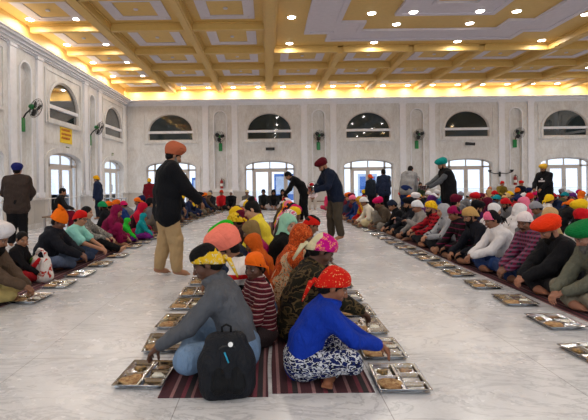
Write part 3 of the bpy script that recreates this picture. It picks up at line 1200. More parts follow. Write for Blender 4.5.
# row along the back wall and pairs in the left-hand coffers
x = -6.55
while x < 16.6: SPOTS.append((x, 22.12)); x += 1.225
for y in (19.5, 17.3, 15.05, 12.7, 10.4, 8.1, 5.8, 3.5, 1.2):
    SPOTS += [(-6.66, y), (-5.35, y)]
for p in ((291.5, 17), (289, 46), (371.6, 13), (371.6, 45.3), (452.7, 44.6), (535, 43.6), (516.8, 11), (480, 9), (413.5, 10), (396.5, 24), (469.8, 23), (585.6, 14)):
    q = ground(p[0], p[1], ZC); SPOTS.append((q[0], min(q[1], 15.2)))
# the same lamps repeat towards and behind the viewer
for y in (8.6, 5.2, 1.8, -1.6):
    for x in (.75, 3.1, 6.9, 9.3, 11.1): SPOTS.append((x, y))
for y in (19, 14.8, 10.6, 6.4, 2.2):
    SPOTS.append((15.9, y)); SPOTS.append((13.6, y))
LITE = bpy.data.lights.new('downlight_beam', 'AREA')
LITE.shape = 'DISK'; LITE.size = .12; LITE.energy = 20; LITE.color = (1.0, .955, .90); LITE.spread = math.radians(178)
for (x, y) in SPOTS:
    z0 = ZC - .05 if ((5 - 3.72 < x < 5 - 2.87 or 5 + 2.87 < x < 5 + 3.72) and y < 14.75) or (5 - 3.72 < x < 5 + 3.72 and 13.9 < y < 14.75) or (abs(x - 5) < 1.32 and y < 12.55) else ZC
    downlight(x, y, z0)
    lo = bpy.data.objects.new('downlight_beam', LITE); COL.objects.link(lo)
    lo.location = (x, y, z0 - .06)
# added, unseen warm fill lamps above the cornice, brightening the yellow band from below
for (x, y, L, rz) in ((5.0, YB - .16, 23.4, 0), (XL + .16, 8.75, 26.5, PI / 2)):
    ld = bpy.data.lights.new('cove_fill', 'AREA'); ld.shape = 'RECTANGLE'; ld.size = L; ld.size_y = .05
    ld.energy = 2.6 * L; ld.color = (1.0, .90, .70)
    lo = bpy.data.objects.new('cove_fill', ld); COL.objects.link(lo)
    lo.location = (x, y, 5.44); lo.rotation_euler = (PI, 0, rz)

# ------------------------------------------------------------------ daylight
w = bpy.data.worlds.new('world'); SC.world = w; w.use_nodes = True
bg = w.node_tree.nodes['Background']
bg.inputs[0].default_value = (.84, .92, 1.0, 1); bg.inputs[1].default_value = 1.5

# outside the back doors: a pale terrace, a low blue hoarding and a white arcade
M_TER = plain('terrace_stone', s2l(225, 225, 230), .7)
m = MB(); m.box(-30, 40, YB + .5, 60, -.12, -.02); m.box(-30, XL - .5, -10, 60, -.12, -.02)
struct('floor_terrace', m.mesh('terrace'), M_TER)
M_BLUE = plain('blue_hoarding', s2l(60, 120, 205), .6)
M_PALE = plain('pale_building', s2l(206, 222, 246), .8)
k = 0
for (x0, x1, y0, h, mt, nm) in ((.35, 1.6, 25.5, 1.75, M_BLUE, 'b'), (5.2, 6.3, 26, 1.7, M_PALE, 'p'), (9.9, 10.7, 26.2, 1.8, M_BLUE, 'b2'), (15.2, 16.4, 26.2, 1.5, M_BLUE, 'b3'), (-4.4, -3.7, 26, 1.6, M_BLUE, 'b4')):
    m = MB(); m.box(x0, x1, y0, y0 + .06, .25, h)
    root = empty('notice_board', ((x0 + x1) / 2, y0, 0))
    lab = {'b': 'blue notice board outside the glass doors behind the trio seated in black', 'p': 'pale notice board outside the third pair of back doors', 'b2': 'blue notice board outside the doors right of the man in the teal turban', 'b3': 'blue notice board outside the doors at the far right', 'b4': 'blue notice board outside the leftmost back doors'}[nm]
    tag(root, lab, 'notice board')
    m2 = MB(); m2.box(x0 + .1, x1 - .1, y0 - .01, y0 - .001, .6, h - .15)
    Mi = Matrix.Translation((-(x0 + x1) / 2, -y0, 0))
    m.obj('board', mt, root, M=Mi)
    m2.obj('sheet', M_PALE if mt is M_BLUE else M_BLUE, root, M=Mi)
    for xa in (x0, x1 - .05):
        m3 = MB(); m3.box(xa, xa + .05, y0, y0 + .05, -.02, .3); m3.obj('leg', M_STEEL, root, M=Mi)
# ------------------------------------------------------------------ trays and food
def sstep(a, b, x):
    t = min(1, max(0, (x - a) / (b - a)))
    return t * t * (3 - 2 * t)


def tray_mesh():
    W, H = .32, .40
    cells = [(-.145, -.01, .01, .185), (.01, .145, .06, .185), (.01, .145, -.075, .045), (-.145, -.01, -.185, -.01), (.01, .145, -.185, -.09)]
    nx, ny = 54, 66
    vs, fs = [], []
    for j in range(ny + 1):
        for i in range(nx + 1):
            x = -W / 2 + W * i / nx; y = -H / 2 + H * j / ny
            z = .021
            for (a, b, c, d) in cells:
                dd = min(x - a, b - x, y - c, d - y)
                z = min(z, .021 - .017 * sstep(0, .012, dd))
            ed = min(W / 2 - abs(x), H / 2 - abs(y))
            z += .004 * (1 - sstep(0, .006, ed))
            vs.append((x, y, z))
    for j in range(ny):
        for i in range(nx):
            a = j * (nx + 1) + i
            fs.append((a, a + 1, a + nx + 2, a + nx + 1))
    m = MB(); m.add(vs, fs)
    # rolled edge and underside
    e = [(-W / 2, -H / 2, .023), (W / 2, -H / 2, .023), (W / 2, H / 2, .023), (-W / 2, H / 2, .023)]
    m.tube([(x, y, z) for x, y, z in e], .0035, 6, closed=True)
    m.box(-W / 2 + .01, W / 2 - .01, -H / 2 + .01, H / 2 - .01, .0005, .003)
    return m.mesh('tray', True)


def roti_mesh(seed):
    rs = random.Random(seed)
    m = MB()
    n, k = 28, 6
    vs = [(0, 0, .016)]; fs = []
    ph = rs.uniform(0, 6)
    for j in range(1, k + 1):
        for i in range(n):
            a = 2 * PI * i / n; r = .078 * j / k * (1 + .04 * math.sin(a * 3 + ph) + .02 * math.sin(a * 5))
            z = .016 + .007 * math.sin(a * 2 + ph) * (j / k) ** 2 + .003 * math.sin(j * 2 + a * 4) - (.004 if j == k else 0)
            vs.append((r * math.cos(a), r * math.sin(a) * .9, z))
    for i in range(n): fs.append((0, 1 + i, 1 + (i + 1) % n))
    for j in range(k - 1):
        for i in range(n):
            a, b = 1 + j * n + i, 1 + j * n + (i + 1) % n
            fs.append((a, a + n, b + n, b))
    m.add(vs, fs)
    v2 = [(x, y, z - .012) for x, y, z in vs]
    m.add(v2, [tuple(reversed(f)) for f in fs])
    b0 = 1 + (k - 1) * n
    for i in range(n):
        a, b = b0 + i, b0 + (i + 1) % n
        m.f.append((a, a + len(vs), b + len(vs), b))
    return m.mesh('roti', True)


def blob_mesh(w, d, h, seed, lump=.25):
    rs = random.Random(seed); ph = rs.uniform(0, 6)
    m = MB(); n, k = 22, 6
    vs, fs = [], []
    for j in range(k + 1):
        t = j / k
        for i in range(n):
            a = 2 * PI * i / n
            q = 1 + lump * .4 * math.sin(a * 3 + ph) + lump * .3 * math.sin(a * 5 + ph * 2)
            r = math.cos(t * PI / 2) ** .5 * q
            vs.append((w * r * math.cos(a), d * r * math.sin(a), h * math.sin(t * PI / 2) * (1 + lump * math.sin(a * 4 + j) * (1 - t))))
    for j in range(k):
        for i in range(n):
            l = (i + 1) % n
            fs.append((j * n + i, j * n + l, (j + 1) * n + l, (j + 1) * n + i))
    m.add(vs, fs); m.f.append(tuple(range(n - 1, -1, -1))); m.f.append(tuple(k * n + i for i in range(n)))
    return m.mesh('serving', True)


def food_mat(key, a, b, sc, rough=.6):
    m, nt, bs = nodes_mat(key)
    bs.inputs['Roughness'].default_value = rough
    n = noise_tex(nt, coords(nt), sc, 4, .6)
    nt.links.new(ramp(nt, n, [(.38, s2l(*a)), (.62, s2l(*b))]), bs.inputs['Base Color'])
    bump(nt, bs, n, .4, .004)
    return m


F_ROTI = food_mat('flatbread', (190, 158, 112), (134, 92, 54), 45, .8)
F_DAL = food_mat('lentils', (150, 104, 40), (96, 60, 24), 60, .3)
F_VEG = food_mat('vegetables', (160, 122, 62), (74, 62, 34), 55, .4)
F_RICE = food_mat('rice', (238, 234, 222), (210, 200, 180), 160, .7)
TRAY = tray_mesh()
ROTIS = [roti_mesh(i) for i in range(3)]
DAL = blob_mesh(.044, .036, .008, 1, .2)
VEG = blob_mesh(.036, .034, .014, 2, .5)
RICE = blob_mesh(.040, .026, .020, 3, .3)
SPOONM = None


def spoon_mesh():
    m = MB()
    m.tube([(0, -.07, .026), (0, 0, .029), (0, .05, .026)], [.004, .003, .004], 6)
    v0 = len(m.v)
    n = 14
    m.add([(.017 * math.cos(2 * PI * i / n), .068 + .024 * math.sin(2 * PI * i / n), .027) for i in range(n)] + [(0, .068, .020)],
          [(i, (i + 1) % n, n) for i in range(n)])
    return m.mesh('spoon', True)


SPOONM = spoon_mesh()


def tray(x, y, rz, whose, level=2, flip=False, seed=0):
    """a served thali; whose says in front of whom it stands"""
    rs = random.Random(seed)
    rz = rz + rs.uniform(-.09, .09)
    R = Matrix.Rotation(rz, 3, 'Z')
    def at(a, b, c=0.0):
        q = R @ Vector((a, b, 0)); return (x + q.x, y + q.y, c)
    t = link('tray', TRAY, M_STEEL, None, (x, y, .007), rz)
    tag(t, 'steel tray in front of ' + whose, 'tray', 'steel meal trays along the rows')
    kinds = [(ROTIS[seed % 3], F_ROTI, -.075, -.095, .013, 'flatbread', 'flatbread on the tray of ', 'bread', 'flatbreads on the trays')]
    if level > 0:
        kinds += [(VEG, F_VEG, -.078, .095, .012, 'vegetable_curry', 'yellow curry on the tray of ', 'curry', 'curries on the trays'),
                  (RICE, F_RICE, .078, -.015, .012, 'rice_serving', 'white rice on the tray of ', 'rice', 'rice on the trays')]
    if level > 1:
        kinds += [(DAL, F_DAL, .078, .122, .012, 'lentil_serving', 'brown lentils on the tray of ', 'lentils', 'lentils on the trays')]
    for me, mt, a, b, c, nm, lb, ct, gp in kinds:
        if level > 1 and rs.random() < .12 and nm != 'flatbread': continue
        o = link(nm, me, mt, None, at(a, b, c), rz + rs.uniform(-1, 1) if nm == 'flatbread' else rz)
        if nm in ('rice_serving', 'vegetable_curry', 'lentil_serving'): tag(o, lb + whose, ct, None, 'stuff')
        else: tag(o, lb + whose, ct, gp)
    if level > 1 and rs.random() < .6:
        o = link('spoon', SPOONM, M_STEEL, None, at(.06, -.13, .012), rz + rs.uniform(.3, 1.3))
        tag(o, 'steel spoon on the tray of ' + whose, 'spoon', 'spoons on the trays')


# ------------------------------------------------------------------ mats
def mat_mat():
    m, nt, bs = nodes_mat('woven_mat')
    bs.inputs['Roughness'].default_value = .95
    sep = nd(nt, 'ShaderNodeSeparateXYZ'); nt.links.new(coords(nt), sep.inputs[0])
    w_ = nd(nt, 'ShaderNodeMath', operation='MULTIPLY'); w_.inputs[1].default_value = 4.6
    nt.links.new(sep.outputs[0], w_.inputs[0])
    fr = nd(nt, 'ShaderNodeMath', operation='FRACT'); nt.links.new(w_.outputs[0], fr.inputs[0])
    col = ramp(nt, fr.outputs[0], [(0, s2l(74, 34, 44)), (.18, s2l(150, 110, 112)), (.28, s2l(60, 28, 36)), (.5, s2l(112, 46, 60)), (.62, s2l(44, 36, 40)), (.78, s2l(140, 98, 100)), (.86, s2l(70, 32, 42))], 'CONSTANT')
    n = noise_tex(nt, coords(nt, (200, 30, 1)), 1, 2)
    col = mixc(nt, .5, col, ramp(nt, n, [(.3, (.55, .55, .55)), (.7, (1, 1, 1))]), 'MULTIPLY')
    nt.links.new(col, bs.inputs['Base Color'])
    bump(nt, bs, n, .5, .004)
    return m


M_MAT = mat_mat()


def floor_mat(x0, x1, y0, y1, label):
    m = MB(); ny = int((y1 - y0) / .12); vs = []; fs = []
    for j in range(ny + 1):
        yy = y0 + (y1 - y0) * j / ny
        wob = .010 * math.sin(yy * 2.1 + x0) + .006 * math.sin(yy * 5.3)
        for xx in (x0 + wob, x1 + wob):
            vs += [(xx, yy, 0.0005), (xx, yy, .006)]
    for j in range(ny):
        a = j * 4; b = a + 4
        fs += [(a + 1, a + 3, b + 3, b + 1), (a, b, b + 2, a + 2), (a, a + 1, b + 1, b), (a + 2, b + 2, b + 3, a + 3)]
    fs += [(0, 2, 3, 1), (ny * 4, ny * 4 + 1, ny * 4 + 3, ny * 4 + 2)]
    m.add(vs, fs)
    o = m.obj('floor_mat', M_MAT); tag(o, label, 'mat', 'long striped seating mats')


floor_mat(-.68, -.01, 2.72, 14.5, 'long maroon striped mat under the left-facing half of the middle rows')
floor_mat(.01, .64, 2.76, 14.5, 'long maroon striped mat under the right-facing half of the middle rows')
floor_mat(-3.75, -2.86, 4.2, 20, 'long maroon striped mat under the row nearest the left wall')
floor_mat(2.88, 3.62, 3.5, 18.8, 'long maroon striped mat under the front row of the right-hand crowd')
floor_mat(3.66, 4.4, 4.5, 18.8, 'long striped mat behind the front row of the right-hand crowd')
floor_mat(5.75, 7.3, 6.5, 18.8, 'wide striped mat under the middle of the right-hand crowd')
floor_mat(9.2, 10.9, 9, 19, 'wide striped mat under the far rows of the right-hand crowd')
floor_mat(12.6, 14.4, 11, 19.5, 'wide striped mat under the rearmost rows at the far right')

# ------------------------------------------------------------------ wall fans
M_WIRE = plain('fan_wire', s2l(60, 58, 56), .4, .6)


def fan_proto():
    root = empty('wall_fan')                      # wall plane at y = 0, fan looks towards -y
    m = MB(); m.box(-.085, .085, -.10, -.005, -.2, .2); m.obj('mount_box', M_GREEN, root, bevel=.02, smooth=True)
    m = MB(); m.tube([(0, -.06, .15), (0, -.16, .32), (0, -.32, .46)], [.026, .022, .022], 10); m.obj('arm', M_DARK, root, True)
    T = Matrix.Translation((0, -.38, .50)) @ Matrix.Rotation(.35, 4, 'X')
    m = MB(); m.lathe([(.001, -.13), (.05, -.125), (.075, -.08), (.075, 0), (.05, .02), (.001, .03)], 20); m.obj('motor', M_GREEN, root, True, M=T @ Matrix.Rotation(PI / 2, 4, 'X') @ Matrix.Rotation(0, 4, 'X'))
    B = T @ Matrix.Translation((0, -.08, 0)) @ Matrix.Rotation(PI / 2, 4, 'X')
    for k in range(3):
        vs, fs = [], []
        for i in range(9):
            r = .05 + .20 * i / 8; w_ = .035 + .06 * math.sin(PI * min(1, i / 8 * .8 + .15))
            for q in (-1, 1): vs.append((r, q * w_, q * .02)); 
            for q in (-1, 1): vs.append((r, q * w_, q * .02 + .004))
        for i in range(8):
            a = i * 4; b = a + 4
            fs += [(a, a + 1, b + 1, b), (a + 2, b + 2, b + 3, a + 3), (a, b, b + 2, a + 2), (a + 1, a + 3, b + 3, b + 1)]
        m = MB(); m.add(vs, fs); m.obj('blade', M_DARK, root, True, M=B @ Matrix.Rotation(k * 2 * PI / 3 + .3, 4, 'Z'))
    m = MB()
    for zc, sg in ((.0, 1), (.0, -1)):
        for r, zz in ((.29, 0), (.24, .05), (.16, .075), (.06, .085)):
            m.tube([(r * math.cos(a), r * math.sin(a), sg * zz) for a in np.linspace(0, 2 * PI, 32, endpoint=False)], .0045, 5, closed=True)
        for k in range(20):
            a = 2 * PI * k / 20
            m.tube([(r * math.cos(a), r * math.sin(a), sg * zz) for r, zz in ((.06, .085), (.16, .075), (.24, .05), (.29, 0))], .003, 4)
    m.obj('cage', M_WIRE, root, True, M=B)
    return root


def fan_at(root, x, y, z, rz, swing, label):
    root.location = (x, y, z); root.rotation_euler = (0, 0, rz)
    tag(root, label, 'fan', 'green wall fans in the niches')


FP = fan_proto()
fl = [(NIC_B[i], YB + .155, 3.08, 0, 'green and black wall fan in the %s back wall niche' % w_) for i, w_ in enumerate(('leftmost', 'second from left', 'third from left', 'rightmost'))]
fl += [(XL - .155, 17.98, 3.05, PI / 2, 'green and black wall fan in the left wall niche nearest the corner'),
       (XL - .155, 13.05, 3.05, PI / 2, 'green and black wall fan on the left wall beside the yellow sign'),
       (XL - .155, 8.12, 3.05, PI / 2, 'green and black wall fan on the left wall nearest the viewer')]
allf = [FP] + [copy_tree(FP) for _ in fl[1:]]
for o, (x, y, z, rz, lb) in zip(allf, fl): fan_at(o, x, y, z, rz, 0, lb)

# ------------------------------------------------------------------ extinguishers, signs, small wall fittings
def extinguisher(x, label):
    root = empty('fire_extinguisher', (x, YB + .155, .98))
    tag(root, label, 'fire extinguisher', 'red fire extinguishers on the back wall')
    m = MB(); m.lathe([(.05, 0), (.075, .01), (.078, .04), (.078, .36), (.06, .42), (.028, .45), (.026, .48)], 20, 0, -.09); m.obj('cylinder', M_RED, root, True)
    m = MB(); m.box(-.02, .02, -.15, -.05, .48, .52); m.box(-.012, .012, -.17, -.06, .54, .555); m.obj('valve', M_DARK, root, bevel=.004)
    m = MB(); m.tube([(.03, -.09, .50), (.12, -.09, .46), (.13, -.09, .3), (.11, -.09, .15)], .012, 8); m.obj('hose', M_DARK, root, True)
    m = MB(); m.lathe([(.0785, .14), (.0795, .15), (.0795, .26), (.0785, .27)], 20, 0, -.09); m.obj('paper_label', plain('paper', (.85, .84, .8), .7), root, True)
    m = MB(); m.box(-.03, .03, -.02, -.001, .1, .4); m.obj('bracket', M_DARK, root)


extinguisher(NIC_B[0] + .04, 'red fire extinguisher under the leftmost back wall fan')
extinguisher(NIC_B[2] - .02, 'red fire extinguisher behind the man in the grey hoodie')
extinguisher(NIC_B[3] - .02, 'red fire extinguisher in the rightmost back wall niche')

M_SIGNY = plain('sign_yellow', s2l(246, 208, 30), .5)
M_SIGNR = plain('sign_red', s2l(190, 30, 24), .5)
root = empty('wall_sign', (XL - .001, 15.62, 3.05), PI / 2)      # local x runs along the wall, -y looks into the room
tag(root, 'yellow sign with red writing on the left wall under the arched window', 'sign')
m = MB(); m.box(-.44, .44, -.03, -.001, -.33, .33); m.obj('sign_board', M_SIGNY, root, bevel=.004)
rs = random.Random(4)
m = MB()
for r_, (z0, h_) in enumerate(((.22, .09), (.08, .07), (-.06, .07), (-.20, .08))):
    x = -.38
    m.box(-.38, .36 - .1 * (r_ % 2), -.034, -.0305, z0 + h_ * .82, z0 + h_)
    while x < .34 - .1 * (r_ % 2):
        w_ = rs.uniform(.03, .06)
        m.box(x + w_ * .6, x + w_ * .6 + .014, -.034, -.0305, z0 - .01, z0 + h_ * .8)
        m.tube([(x + w_ * .3 + w_ * .28 * math.cos(a), -.032, z0 + h_ * .38 + h_ * .26 * math.sin(a)) for a in np.linspace(0, rs.uniform(3.5, 6), 8)], .006, 4)
        x += w_ + .022
m.obj('lettering', M_SIGNR, root)
for (y, z, lb) in ((15.72, 2.52, 'small green exit sign on the left wall below the yellow sign'), (20.3, 2.60, 'small green exit sign on the left wall nearest the corner')):
    root = empty('exit_sign', (XL - .001, y, z), PI / 2); tag(root, lb, 'sign')
    m = MB(); m.box(-.11, .11, -.03, -.001, -.09, .09); m.obj('sign_board', plain('sign_green', s2l(60, 96, 52), .5), root, bevel=.004)
    m = MB(); m.box(-.085, -.01, -.034, -.0305, -.055, .055); m.box(.01, .085, -.034, -.0305, -.012, .012); m.box(.05, .085, -.034, -.0305, -.05, .05); m.obj('pictogram', plain('sign_white', s2l(226, 232, 220), .5), root)

root = empty('wall_speaker', (.13, YB - .001, 2.95)); tag(root, 'small black speaker on the back wall above the doors behind the seated trio', 'speaker')
m = MB(); m.box(-.22, .22, -.12, -.02, -.07, .07); m.obj('speaker_box', M_DARK, root, bevel=.012)
m = MB(); m.box(-.05, .05, -.03, 0, -.03, .03); m.obj('bracket', M_STEEL, root)
root = empty('security_camera', (10.02, YB - .001, 3.06)); tag(root, 'black security camera on the back wall above the doors right of the teal turban', 'camera')
m = MB(); m.tube([(-.2, -.2, .03), (.2, -.2, .0)], [.075, .07], 14); m.tube([(.2, -.2, 0), (.24, -.2, -.003)], [.08, .08], 14); m.obj('camera_housing', M_DARK, root, True)
m = MB(); m.tube([(0, 0, .0), (0, -.12, -.02), (0, -.2, -.02)], .025, 8); m.obj('bracket', M_DARK, root, True)
root = empty('wall_lamp', (11.55, YB - .07, 1.55)); tag(root, 'dark wall bracket lamp with two arms on a pilaster near the right extinguisher', 'wall lamp')
m = MB(); m.box(-.05, .05, -.03, -.001, -.12, .12); m.obj('back_plate', M_DARK, root, bevel=.008)
m = MB(); m.tube([(-.55, -.12, .1), (-.3, -.12, .03), (0, -.1, .05), (.3, -.12, .03), (.55, -.12, .1)], .02, 8); m.obj('arm', M_DARK, root, True)
for sg in (-1, 1):
    m = MB(); m.lathe([(.02, 0), (.07, .03), (.085, .12), (.08, .12), (.06, .035), (.01, .01)], 14, sg * .55, -.12, .1); m.obj('lamp_cup', M_DARK, root, True)

# ------------------------------------------------------------------ benches and a trolley
M_WOOD = plain('bench_wood', s2l(120, 96, 74), .6)


def bench(x, y, L, rz, label):
    root = empty('bench', (x, y, 0), rz); tag(root, label, 'bench')
    m = MB(); m.box(-L / 2, L / 2, -.2, .2, .34, .38); m.obj('seat', M_WOOD, root, bevel=.008)
    for sx in (-1, 1):
        for sy in (-1, 1):
            m = MB(); m.box(sx * (L / 2 - .08) - .025, sx * (L / 2 - .08) + .025, sy * .15 - .025, sy * .15 + .025, 0, .345); m.obj('leg', M_STEEL, root)


bench(2.35, 21.3, 1.5, 0, 'low bench by the back wall under the man in the red turban and white shirt')
bench(7.25, 21.6, 1.0, 0, 'low bench by the back wall in front of the middle extinguisher')
bench(11.6, 21.5, 1.9, 0, 'low bench by the back wall at the far right')
bench(-6.35, 13.5, 1.0, PI / 2, 'low bench by the left wall doors under the figure in black and maroon')

root = empty('trolley', (-6.0, 17.4, 0)); tag(root, 'steel trolley table standing near the left corner beside the man in the yellow cap', 'trolley')
for z in (.28, .72):
    m = MB(); m.box(-.45, .45, -.28, .28, z, z + .025); m.obj('shelf', M_STEEL, root, bevel=.006)
for sx in (-1, 1):
    for sy in (-1, 1):
        m = MB(); m.tube([(sx * .42, sy * .25, .05), (sx * .42, sy * .25, .86 if sx < 0 else .74)], .014, 8); m.obj('post', M_STEEL, root, True)
        m = MB(); m.tube([(sx * .42 - .012, sy * .25, .04), (sx * .42 + .012, sy * .25, .04)], .04, 14); m.obj('wheel', M_DARK, root, True)
m = MB(); m.tube([(-.42, -.25, .86), (-.42, .25, .86)], .014, 8); m.obj('push_handle', M_STEEL, root, True)

# ------------------------------------------------------------------ bags
M_BAG = cloth((34, 36, 42), rough=.6); M_BAG2 = cloth((24, 25, 29), rough=.6)
M_TEAL = plain('zip_teal', s2l(30, 150, 190), .5)


def backpack(x, y, rz, label, s=1.0, zipc=True, lean=.12):
    root = empty('backpack', (x, y, 0), rz); root.rotation_euler = (-lean, 0, rz); root.scale = (s, s, s)
    tag(root, label, 'backpack')
    F = Field()
    for sx in (-1, 1):
        F.chain([V(sx * .10, 0, .085), V(sx * .095, 0, .22), V(sx * .075, .0, .34)], [.085, .085, .065], .05)
    F.cone(V(-.08, 0, .06), V(.08, 0, .06), .075, None, .05); F.cone(V(0, 0, .10), V(0, 0, .33), .09, .075, .05)
    link('bag_body', F.mesh(.009, .006, 3, 'bag'), M_BAG, root)
    F = Field()
    for sx in (-1, 1): F.chain([V(sx * .07, -.055, .085), V(sx * .06, -.055, .17)], [.055, .05], .03)
    F.cone(V(-.05, -.055, .09), V(.05, -.055, .09), .055, None, .03)
    link('front_pocket', F.mesh(.009, .004, 5, 'pocket'), M_BAG2, root)
    m = MB(); m.tube([(-.08, -.066, .30), (-.03, -.088, .335), (.03, -.088, .335), (.08, -.066, .30)], .006, 6); m.obj('zip', M_DARK, root, True)
    if zipc:
        m = MB(); m.tube([(-.02, -.098, .30), (.005, -.103, .235)], .006, 6); m.obj('zip_pull', M_TEAL, root, True)
        m = MB(); m.lathe([(.016, 0), (.016, .004), (.001, .005)], 12); m.obj('badge', plain('badge', (.8, .8, .8), .4), root, M=Matrix.Translation((.02, -.092, .345)) @ Matrix.Rotation(PI / 2 - .3, 4, 'X'))
    m = MB(); m.tube([(-.03, .0, .40), (-.03, 0, .44), (0, 0, .455), (.03, 0, .44), (.03, 0, .40)], .008, 8); m.obj('handle', M_BAG2, root, True)
    for sx in (-1, 1):
        m = MB(); m.tube([(sx * .05, .07, .38), (sx * .10, .12, .30), (sx * .13, .13, .18), (sx * .14, .07, .06)], [.014, .018, .016, .008], 8); m.obj('strap', M_BAG2, root, True)


backpack(-.262, 2.74, .15, 'dark grey backpack with a blue zip pull leaning on the man in grey', .93)
backpack(-3.72, 6.35, .5, 'black backpack on the mat behind the man in the orange knitted hat', .8, False)

root = empty('shopping_bag', (-3.05, 6.02, 0), -.5); tag(root, 'white plastic shopping bag with red and green print beside the small child in black', 'bag')
F = Field()
F.chain([V(-.10, 0, .09), V(-.11, 0, .28)], [.09, .055], .05); F.chain([V(.10, 0, .09), V(.11, 0, .28)], [.09, .055], .05); F.cone(V(0, 0, .1), V(0, 0, .28), .10, .05, .05)
for sx in (-1, 1): F.chain([V(sx * .12, 0, .28), V(sx * .09, 0, .38), V(sx * .03, 0, .43)], [.03, .015, .012], .02)
F.cone(V(-.03, 0, .43), V(.03, 0, .43), .012, None, .01)
link('bag_body', F.mesh(.010, .010, 8, 'bag'), cloth((226, 218, 214), 'print', (232, 226, 222), (190, 60, 50), .35, .4), root)
m = MB(); m.tube([(-.10, -.10, .10), (.0, -.115, .22), (.09, -.08, .33)], [.03, .035, .02], 10); m.obj('red_print', cloth((176, 30, 38)), root, True)
m = MB(); m.tube([(-.12, -.075, .27), (-.06, -.085, .33)], [.02, .012], 8); m.obj('green_print', cloth((90, 120, 50)), root, True)


def bowl(x, y, z, label, r=.13, h=.12, bucket=False, cat='bowl', nm='steel_bowl'):
    root = empty(nm, (x, y, z)); tag(root, label, cat)
    m = MB(); m.lathe([(.001, .002), (r * .6, .0), (r * .9, h * .5), (r, h), (r * 1.06, h + .004), (r * .97, h), (r * .86, h * .5), (r * .55, .008), (.001, .008)], 28)
    m.obj('bowl_body', M_STEEL, root, True)
    m = MB(); m.tube([(r * math.cos(a), 0, h + r * .9 * math.sin(a)) for a in np.linspace(0, PI, 14)], .005, 6) if bucket else m.lathe([(r * .5, -.012), (r * .55, 0)], 24)
    m.obj('handle' if bucket else 'foot_ring', M_STEEL, root, True)
# ------------------------------------------------------------------ people, one by one
PL, PR = PI / 2, -PI / 2          # facing left / right in the photograph
X_ = dict
C = cloth
TAN, BROWN, DARK_, FAIR = (158, 112, 84), (128, 86, 62), (88, 56, 42), (186, 140, 112)


def who(M, *a, **k): return put_person(M, *a, **k)


# --- middle rows, facing left
M = make_meshes(h=.0065, hc=.008, hair='short', lean=(.22, .42, .42), hp=.45, hy=.1, hands={1: (.02, .56, .15), -1: (-.14, .60, .15)}, seed=1,
                shirt=X_(bulk=.016), trousers=X_(bulk=.022))
who(M, -.20, 3.2, PL, 'man in grey sweater and yellow and black head scarf seated with his back to us', hw='scarf_tails', hwname='head_scarf',
    hwmat=C((222, 178, 40), 'crown', (24, 22, 24), (210, 200, 170), .088), shirt=C((92, 94, 100)), trousers=C((118, 142, 172)), tone=DARK_, shirtname='sweater', trouname='jeans', hwscale=1.03)
tray(-.83, 3.03, 0, 'the man in the grey sweater', 2, seed=1)

M = make_meshes(h=.009, hair='short', lean=(.28, .55, .6), hp=.7, hands={1: (.05, .5, .2), -1: (-.30, .66, .12)}, seed=2, shirt=X_(bulk=.03))
who(M, -.06, 4.10, PL, 'person in big salmon turban and white sweater with black and red bands', hw='turban_round', hwscale=1.4,
    hwmat=C((246, 132, 112)), shirt=C((232, 226, 222), 'bands', (24, 22, 26), (190, 32, 34), .26), trousers=C((70, 88, 116)), tone=BROWN, shirtname='sweater', trouname='jeans')
tray(-.83, 3.62, 0, 'the boy in the orange bandana', 2, seed=2)
tray(-.85, 4.17, 0, 'the person in the salmon turban', 2, seed=3)

M = make_meshes(h=.008, hair='short', lean=(.05, .12, .1), hp=.15, hy=.55, hs=1.12, hands={1: (.12, .34, .2), -1: (-.12, .36, .2)}, seed=3, width=.9)
who(M, -.06, 3.63, 2.0, 'boy in orange bandana and maroon striped top looking towards the viewer', s=.80, hw='scarf', hwmat=C((238, 108, 26)),
    shirt=C((96, 34, 44), 'bands', (176, 150, 146), (52, 24, 32), 1.6), trousers=C((60, 50, 52)), tone=DARK_, hwscale=1.04)

M = make_meshes(h=.010, hair='short', lean=(.25, .5, .6), hp=.6, seed=4)
who(M, -.22, 5.1, PL, 'man in bright green turban leaning over his tray', hw='turban_wide', hwscale=1.1, hwmat=C((40, 178, 30)), shirt=C((44, 52, 70)), trousers=C((70, 66, 70)), tone=BROWN)
tray(-.86, 4.77, 0, 'the woman in the orange headscarf', 1, seed=4)
tray(-.87, 5.30, 0, 'the man in the bright green turban', 1, seed=5)
M = make_meshes(h=.010, drape='long', lean=(.2, .4, .45), hp=.5, seed=5, width=.9)
who(M, .02, 5.02, PL, 'woman in burnt orange headscarf behind the salmon turban', s=.84, drapemat=C((196, 92, 30)), shirt=C((170, 70, 40)), trousers=C((150, 60, 40)), tone=BROWN)
tray(-.87, 5.88, 0, 'the woman in the olive headscarf', 1, seed=6)
M = make_meshes(h=.010, drape='tight', lean=(.2, .4, .45), hp=.45, seed=5, width=.9)
who(M, .0, 5.62, PL, 'woman in olive brown headscarf over magenta clothes facing left', s=.95, drapemat=C((134, 110, 72)), shirt=C((176, 22, 96)), trousers=C((168, 24, 92)), tone=BROWN)
M = make_meshes(h=.010, hair='short', lean=(.25, .5, .5), hp=.45, seed=6)
who(M, -.22, 6.75, PL, 'dark-skinned man in yellow head scarf with small marks facing left', hw='scarf', hwmat=C((226, 184, 30), 'print', (240, 210, 80), (190, 140, 20)), shirt=C((60, 44, 44)), trousers=C((60, 50, 52)), tone=DARK_, hwscale=1.05)
M = make_meshes(h=.009, hair='bun', pose='kneel', lean=(.15, .3, .45), hp=.5, seed=7, width=.88)
who(M, -.02, 6.2, PL, 'black-haired person with a top bun and a yellow shawl kneeling in the middle', s=1.05, shirt=C((232, 208, 66)), trousers=C((120, 116, 112)), tone=FAIR, shirtname='shawl')
tray(-.87, 6.6, 0, 'the man in the yellow marked scarf', 1, seed=7)

